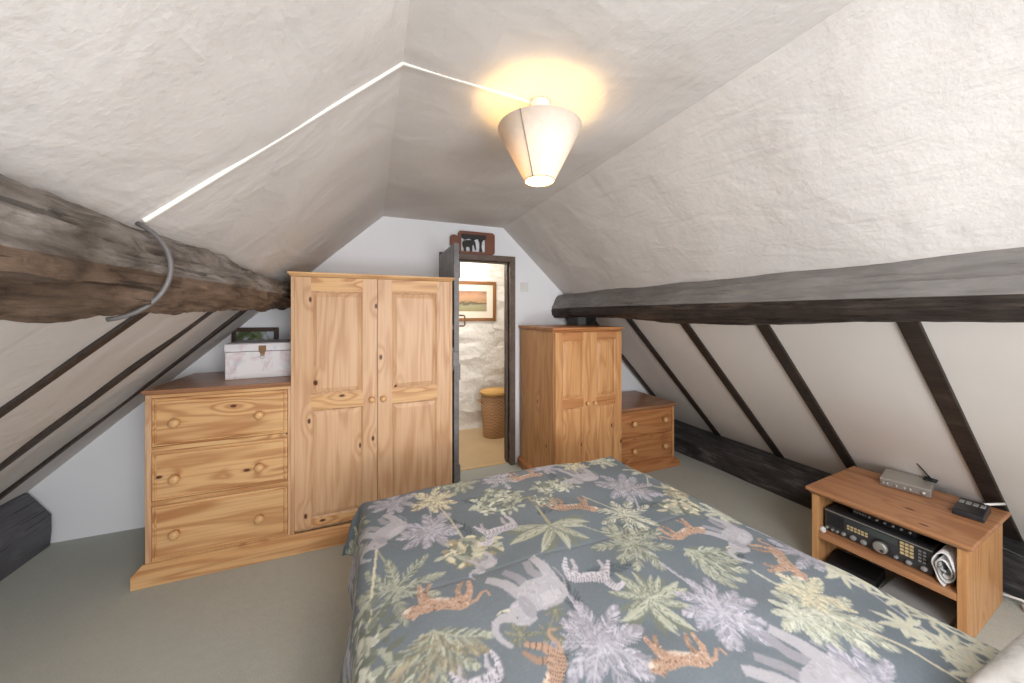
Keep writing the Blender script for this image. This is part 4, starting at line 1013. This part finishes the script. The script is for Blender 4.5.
for k in range(26):      # edges that hang down
    x, y = cv.rng.choice([(cv.rng.uniform(-.4, -.15), cv.rng.uniform(0, 1.9)), (cv.rng.uniform(1.6, 1.9), cv.rng.uniform(0, 1.9)), (cv.rng.uniform(-.2, 1.6), cv.rng.uniform(1.86, 2.2))])
    palm(x, y, 0.10, *cv.rng.choice([(LAV, LAVD), (GRN, GRND), (CRM, GRND)]), 8)
rs = np.random.RandomState(3)
cv.a *= 1 + rs.normal(0, 0.02, cv.a.shape[:2])[..., None]
srgb = np.clip(cv.a / 255, 0, 1); LINC = np.where(srgb <= 0.04045, srgb / 12.92, ((srgb + 0.055) / 1.055) ** 2.4)

def duvet():
    res = 0.0037
    A0, A1, B0, B1 = -0.28, 1.70, -0.10, 2.08
    na, nb = int((A1 - A0) / res), int((B1 - B0) / res)
    a = np.linspace(A0, A1, na + 1)[None, :].repeat(nb + 1, 0); b = np.linspace(B0, B1, nb + 1)[:, None].repeat(na + 1, 1)
    sk = 1 + 0.115 * np.clip((1.79 - b) / 1.44, -0.1, 1.3)
    rr = 0.055
    def edge(t):       # arc length beyond the fold -> (outward, down)
        arc = rr * PI / 2; q = np.clip(t, 0, arc) / rr; out = rr * np.sin(q); dn = rr * (1 - np.cos(q)); ex = np.clip(t - arc, 0, None)
        return out + ex * 0.16, dn + ex * 0.985
    L, Rg, Fb = 0.010, 1.350, 1.752
    oL, dL = edge(np.clip(L - a, 0, None)); oR, dR = edge(np.clip(a - Rg, 0, None)); oF, dF = edge(np.clip(b - Fb, 0, None))
    x = np.clip(a, L, Rg) - oL; x = np.where(x > 0, x * sk, x) + oR
    y = np.clip(b, None, Fb) + oF
    dz = np.maximum(np.maximum(dL, dR), dF); both = np.minimum(np.maximum(dL, dR), dF)
    x = x - (both * 0.22) * (a < 0.5) + (both * 0.22) * (a > 0.5)
    y = y + both * 0.10
    top = 0.572 + 0.016 * np.sin(PI * np.clip((a - L) / (Rg - L), 0, 1)) ** 0.7
    n1 = (np.sin(a * 7.1 + 1.7 * np.sin(b * 3.3)) * np.cos(b * 5.9 + np.sin(a * 4.0)) * 0.006 + np.sin(a * 17 + b * 6 + 2 * np.sin(b * 9)) * 0.0022 + np.sin(b * 23 + 3 * np.sin(a * 5)) * np.sin(a * 3.1) * 0.0016)
    crease = -0.0016 * np.exp(-((b - 1.12) / 0.007) ** 2) * (a > 0) - 0.0014 * np.exp(-((a - 0.62) / 0.008) ** 2)
    z = top + n1 + crease - dz
    hang = np.clip(dz / 0.25, 0, 1)
    x = x + hang * 0.012 * np.sin(b * 19 + np.sin(b * 7)) * ((a < L) | (a > Rg)); y = y + hang * 0.012 * np.sin(a * 21) * (b > Fb)
    me = bpy.data.meshes.new('duvet')
    V = np.stack([x, y, z], -1).reshape(-1, 3)
    idx = np.arange((na + 1) * (nb + 1)).reshape(nb + 1, na + 1)
    F = np.stack([idx[:-1, :-1], idx[:-1, 1:], idx[1:, 1:], idx[1:, :-1]], -1).reshape(-1, 4)
    me.vertices.add(len(V)); me.vertices.foreach_set('co', V.ravel())
    me.loops.add(F.size); me.loops.foreach_set('vertex_index', F.ravel().astype(np.int32))
    me.polygons.add(len(F)); me.polygons.foreach_set('loop_start', np.arange(0, F.size, 4, dtype=np.int32)); me.polygons.foreach_set('loop_total', np.full(len(F), 4, np.int32))
    me.update(calc_edges=True); me.polygons.foreach_set('use_smooth', np.ones(len(F), bool))
    tx = np.where(a > 0, a * sk, a); ty = b
    fi = np.clip((tx - cv.x0) / SK, 0, cv.w - 1.001); fj = np.clip((ty - cv.y0) / SK, 0, cv.h - 1.001)
    i0, j0 = fi.astype(int), fj.astype(int); u, v = (fi - i0)[..., None], (fj - j0)[..., None]
    c = LINC[j0, i0] * (1 - u) * (1 - v) + LINC[j0, i0 + 1] * u * (1 - v) + LINC[j0 + 1, i0] * (1 - u) * v + LINC[j0 + 1, i0 + 1] * u * v
    at = me.color_attributes.new('Col', 'FLOAT_COLOR', 'POINT')
    at.data.foreach_set('color', np.concatenate([c, np.ones(c.shape[:2] + (1,))], -1).ravel())
    me.materials.append(M['duvet'])
    o = bpy.data.objects.new('duvet', me); COL.objects.link(o); return o
tag(duvet(), 'slate grey duvet printed with palms, elephants, tigers and leopards on the bed', 'duvet')

def pillow(cx, cy, cz, w_, d_, t_, rz):
    mb = MB(); n, m = 40, 28; V = []; F = []
    for sgn in (1, -1):
        for j in range(m + 1):
            for i in range(n + 1):
                u, v = -1 + 2 * i / n, -1 + 2 * j / m
                k = ((1 - abs(u) ** 3.2) * (1 - abs(v) ** 3.2)) ** 0.42 if abs(u) < 1 and abs(v) < 1 else 0
                pin = 1 - 0.05 * (1 - abs(u) ** 2) * 0
                V.append((u * w_ / 2 * (1 - .06 * (1 - abs(v)) * 0), v * d_ / 2, sgn * k * t_ / 2 * (1 + 0.08 * math.sin(u * 5 + v * 4)) + t_ * 0.47))
    q = (n + 1) * (m + 1)
    for s_ in (0, 1):
        for j in range(m):
            for i in range(n):
                a = s_ * q + j * (n + 1) + i; F.append((a, a + 1, a + n + 2, a + n + 1) if s_ == 0 else (a, a + n + 1, a + n + 2, a + 1))
    mb.add(V, F, 0, True); o = mb.build('pillow', M['pillow'])
    bm = bmesh.new(); bm.from_mesh(o.data); bmesh.ops.remove_doubles(bm, verts=bm.verts, dist=0.0005); bmesh.ops.recalc_face_normals(bm, faces=bm.faces); bm.to_mesh(o.data); bm.free()
    o.location = (cx, cy, cz); o.rotation_euler = (0, 0, rz); return o
tag(pillow(1.475, 0.10, 0.598, 0.64, 0.45, 0.15, -0.02), 'pale grey pillow at the right-hand corner of the bed', 'pillow')

# ------------------------------------------------------------------ light
def area(name, loc, rot, sx, sy, e, c=(1, 1, 1)):
    d = bpy.data.lights.new(name, 'AREA'); d.shape = 'RECTANGLE'; d.size = sx; d.size_y = sy; d.energy = e; d.color = c
    o = bpy.data.objects.new(name, d); COL.objects.link(o); o.location = loc; o.rotation_euler = rot; return o
area('low_fill', (0.60, -1.05, 0.72), (math.radians(98), 0, 0), 1.9, 0.5, 30, (0.96, 0.97, 1.0))
area('added_window_light', (0.65, YN + 0.03, 1.30), (math.radians(90), 0, 0), 1.1, 1.0, 40, (0.93, 0.96, 1.0))  # area lamp added at the unseen window to brighten the room
area('ceiling_fill', (0.60, -0.65, 2.22), (math.radians(14), 0, 0), 0.9, 1.1, 62, (0.95, 0.97, 1.0))  # fill lamp added below the ceiling behind the camera, out of view
def point(name, loc, e, c, r=0.05):
    d = bpy.data.lights.new(name, 'POINT'); d.energy = e; d.color = c; d.shadow_soft_size = r
    o = bpy.data.objects.new(name, d); COL.objects.link(o); o.location = loc; return o
point('lamp_glow', (LX, LY, CZ - 0.258), 8.5, (1.0, 0.60, 0.19), 0.032)
point('landing_lamp', (0.95, 3.75, 2.15), 19, (1.0, 0.93, 0.84), 0.12)

wd = bpy.data.worlds.new('sky'); scene.world = wd; wd.use_nodes = True
nt = wd.node_tree; bg = nt.nodes['Background']
sky = nt.nodes.new('ShaderNodeTexSky')
try: sky.sky_type = 'NISHITA'; sky.sun_elevation = math.radians(40); sky.sun_rotation = math.radians(120); sky.sun_disc = False
except Exception: pass
nt.links.new(sky.outputs[0], bg.inputs[0]); bg.inputs[1].default_value = 0.25

# ------------------------------------------------------------------ camera
cam = bpy.data.cameras.new('camera'); co = bpy.data.objects.new('camera', cam); COL.objects.link(co)
co.location = (0, 0, 1.45); co.rotation_euler = (math.radians(90), 0, -0.38336)
cam.sensor_width = 36; cam.lens = 350.25 / 1024 * 36; cam.shift_y = -(341.5 - 313.6) / 1024
cam.clip_start = 0.02
scene.camera = co
scene.view_settings.view_transform = 'Standard'
scene.view_settings.look = 'None'
scene.view_settings.exposure = 0.06
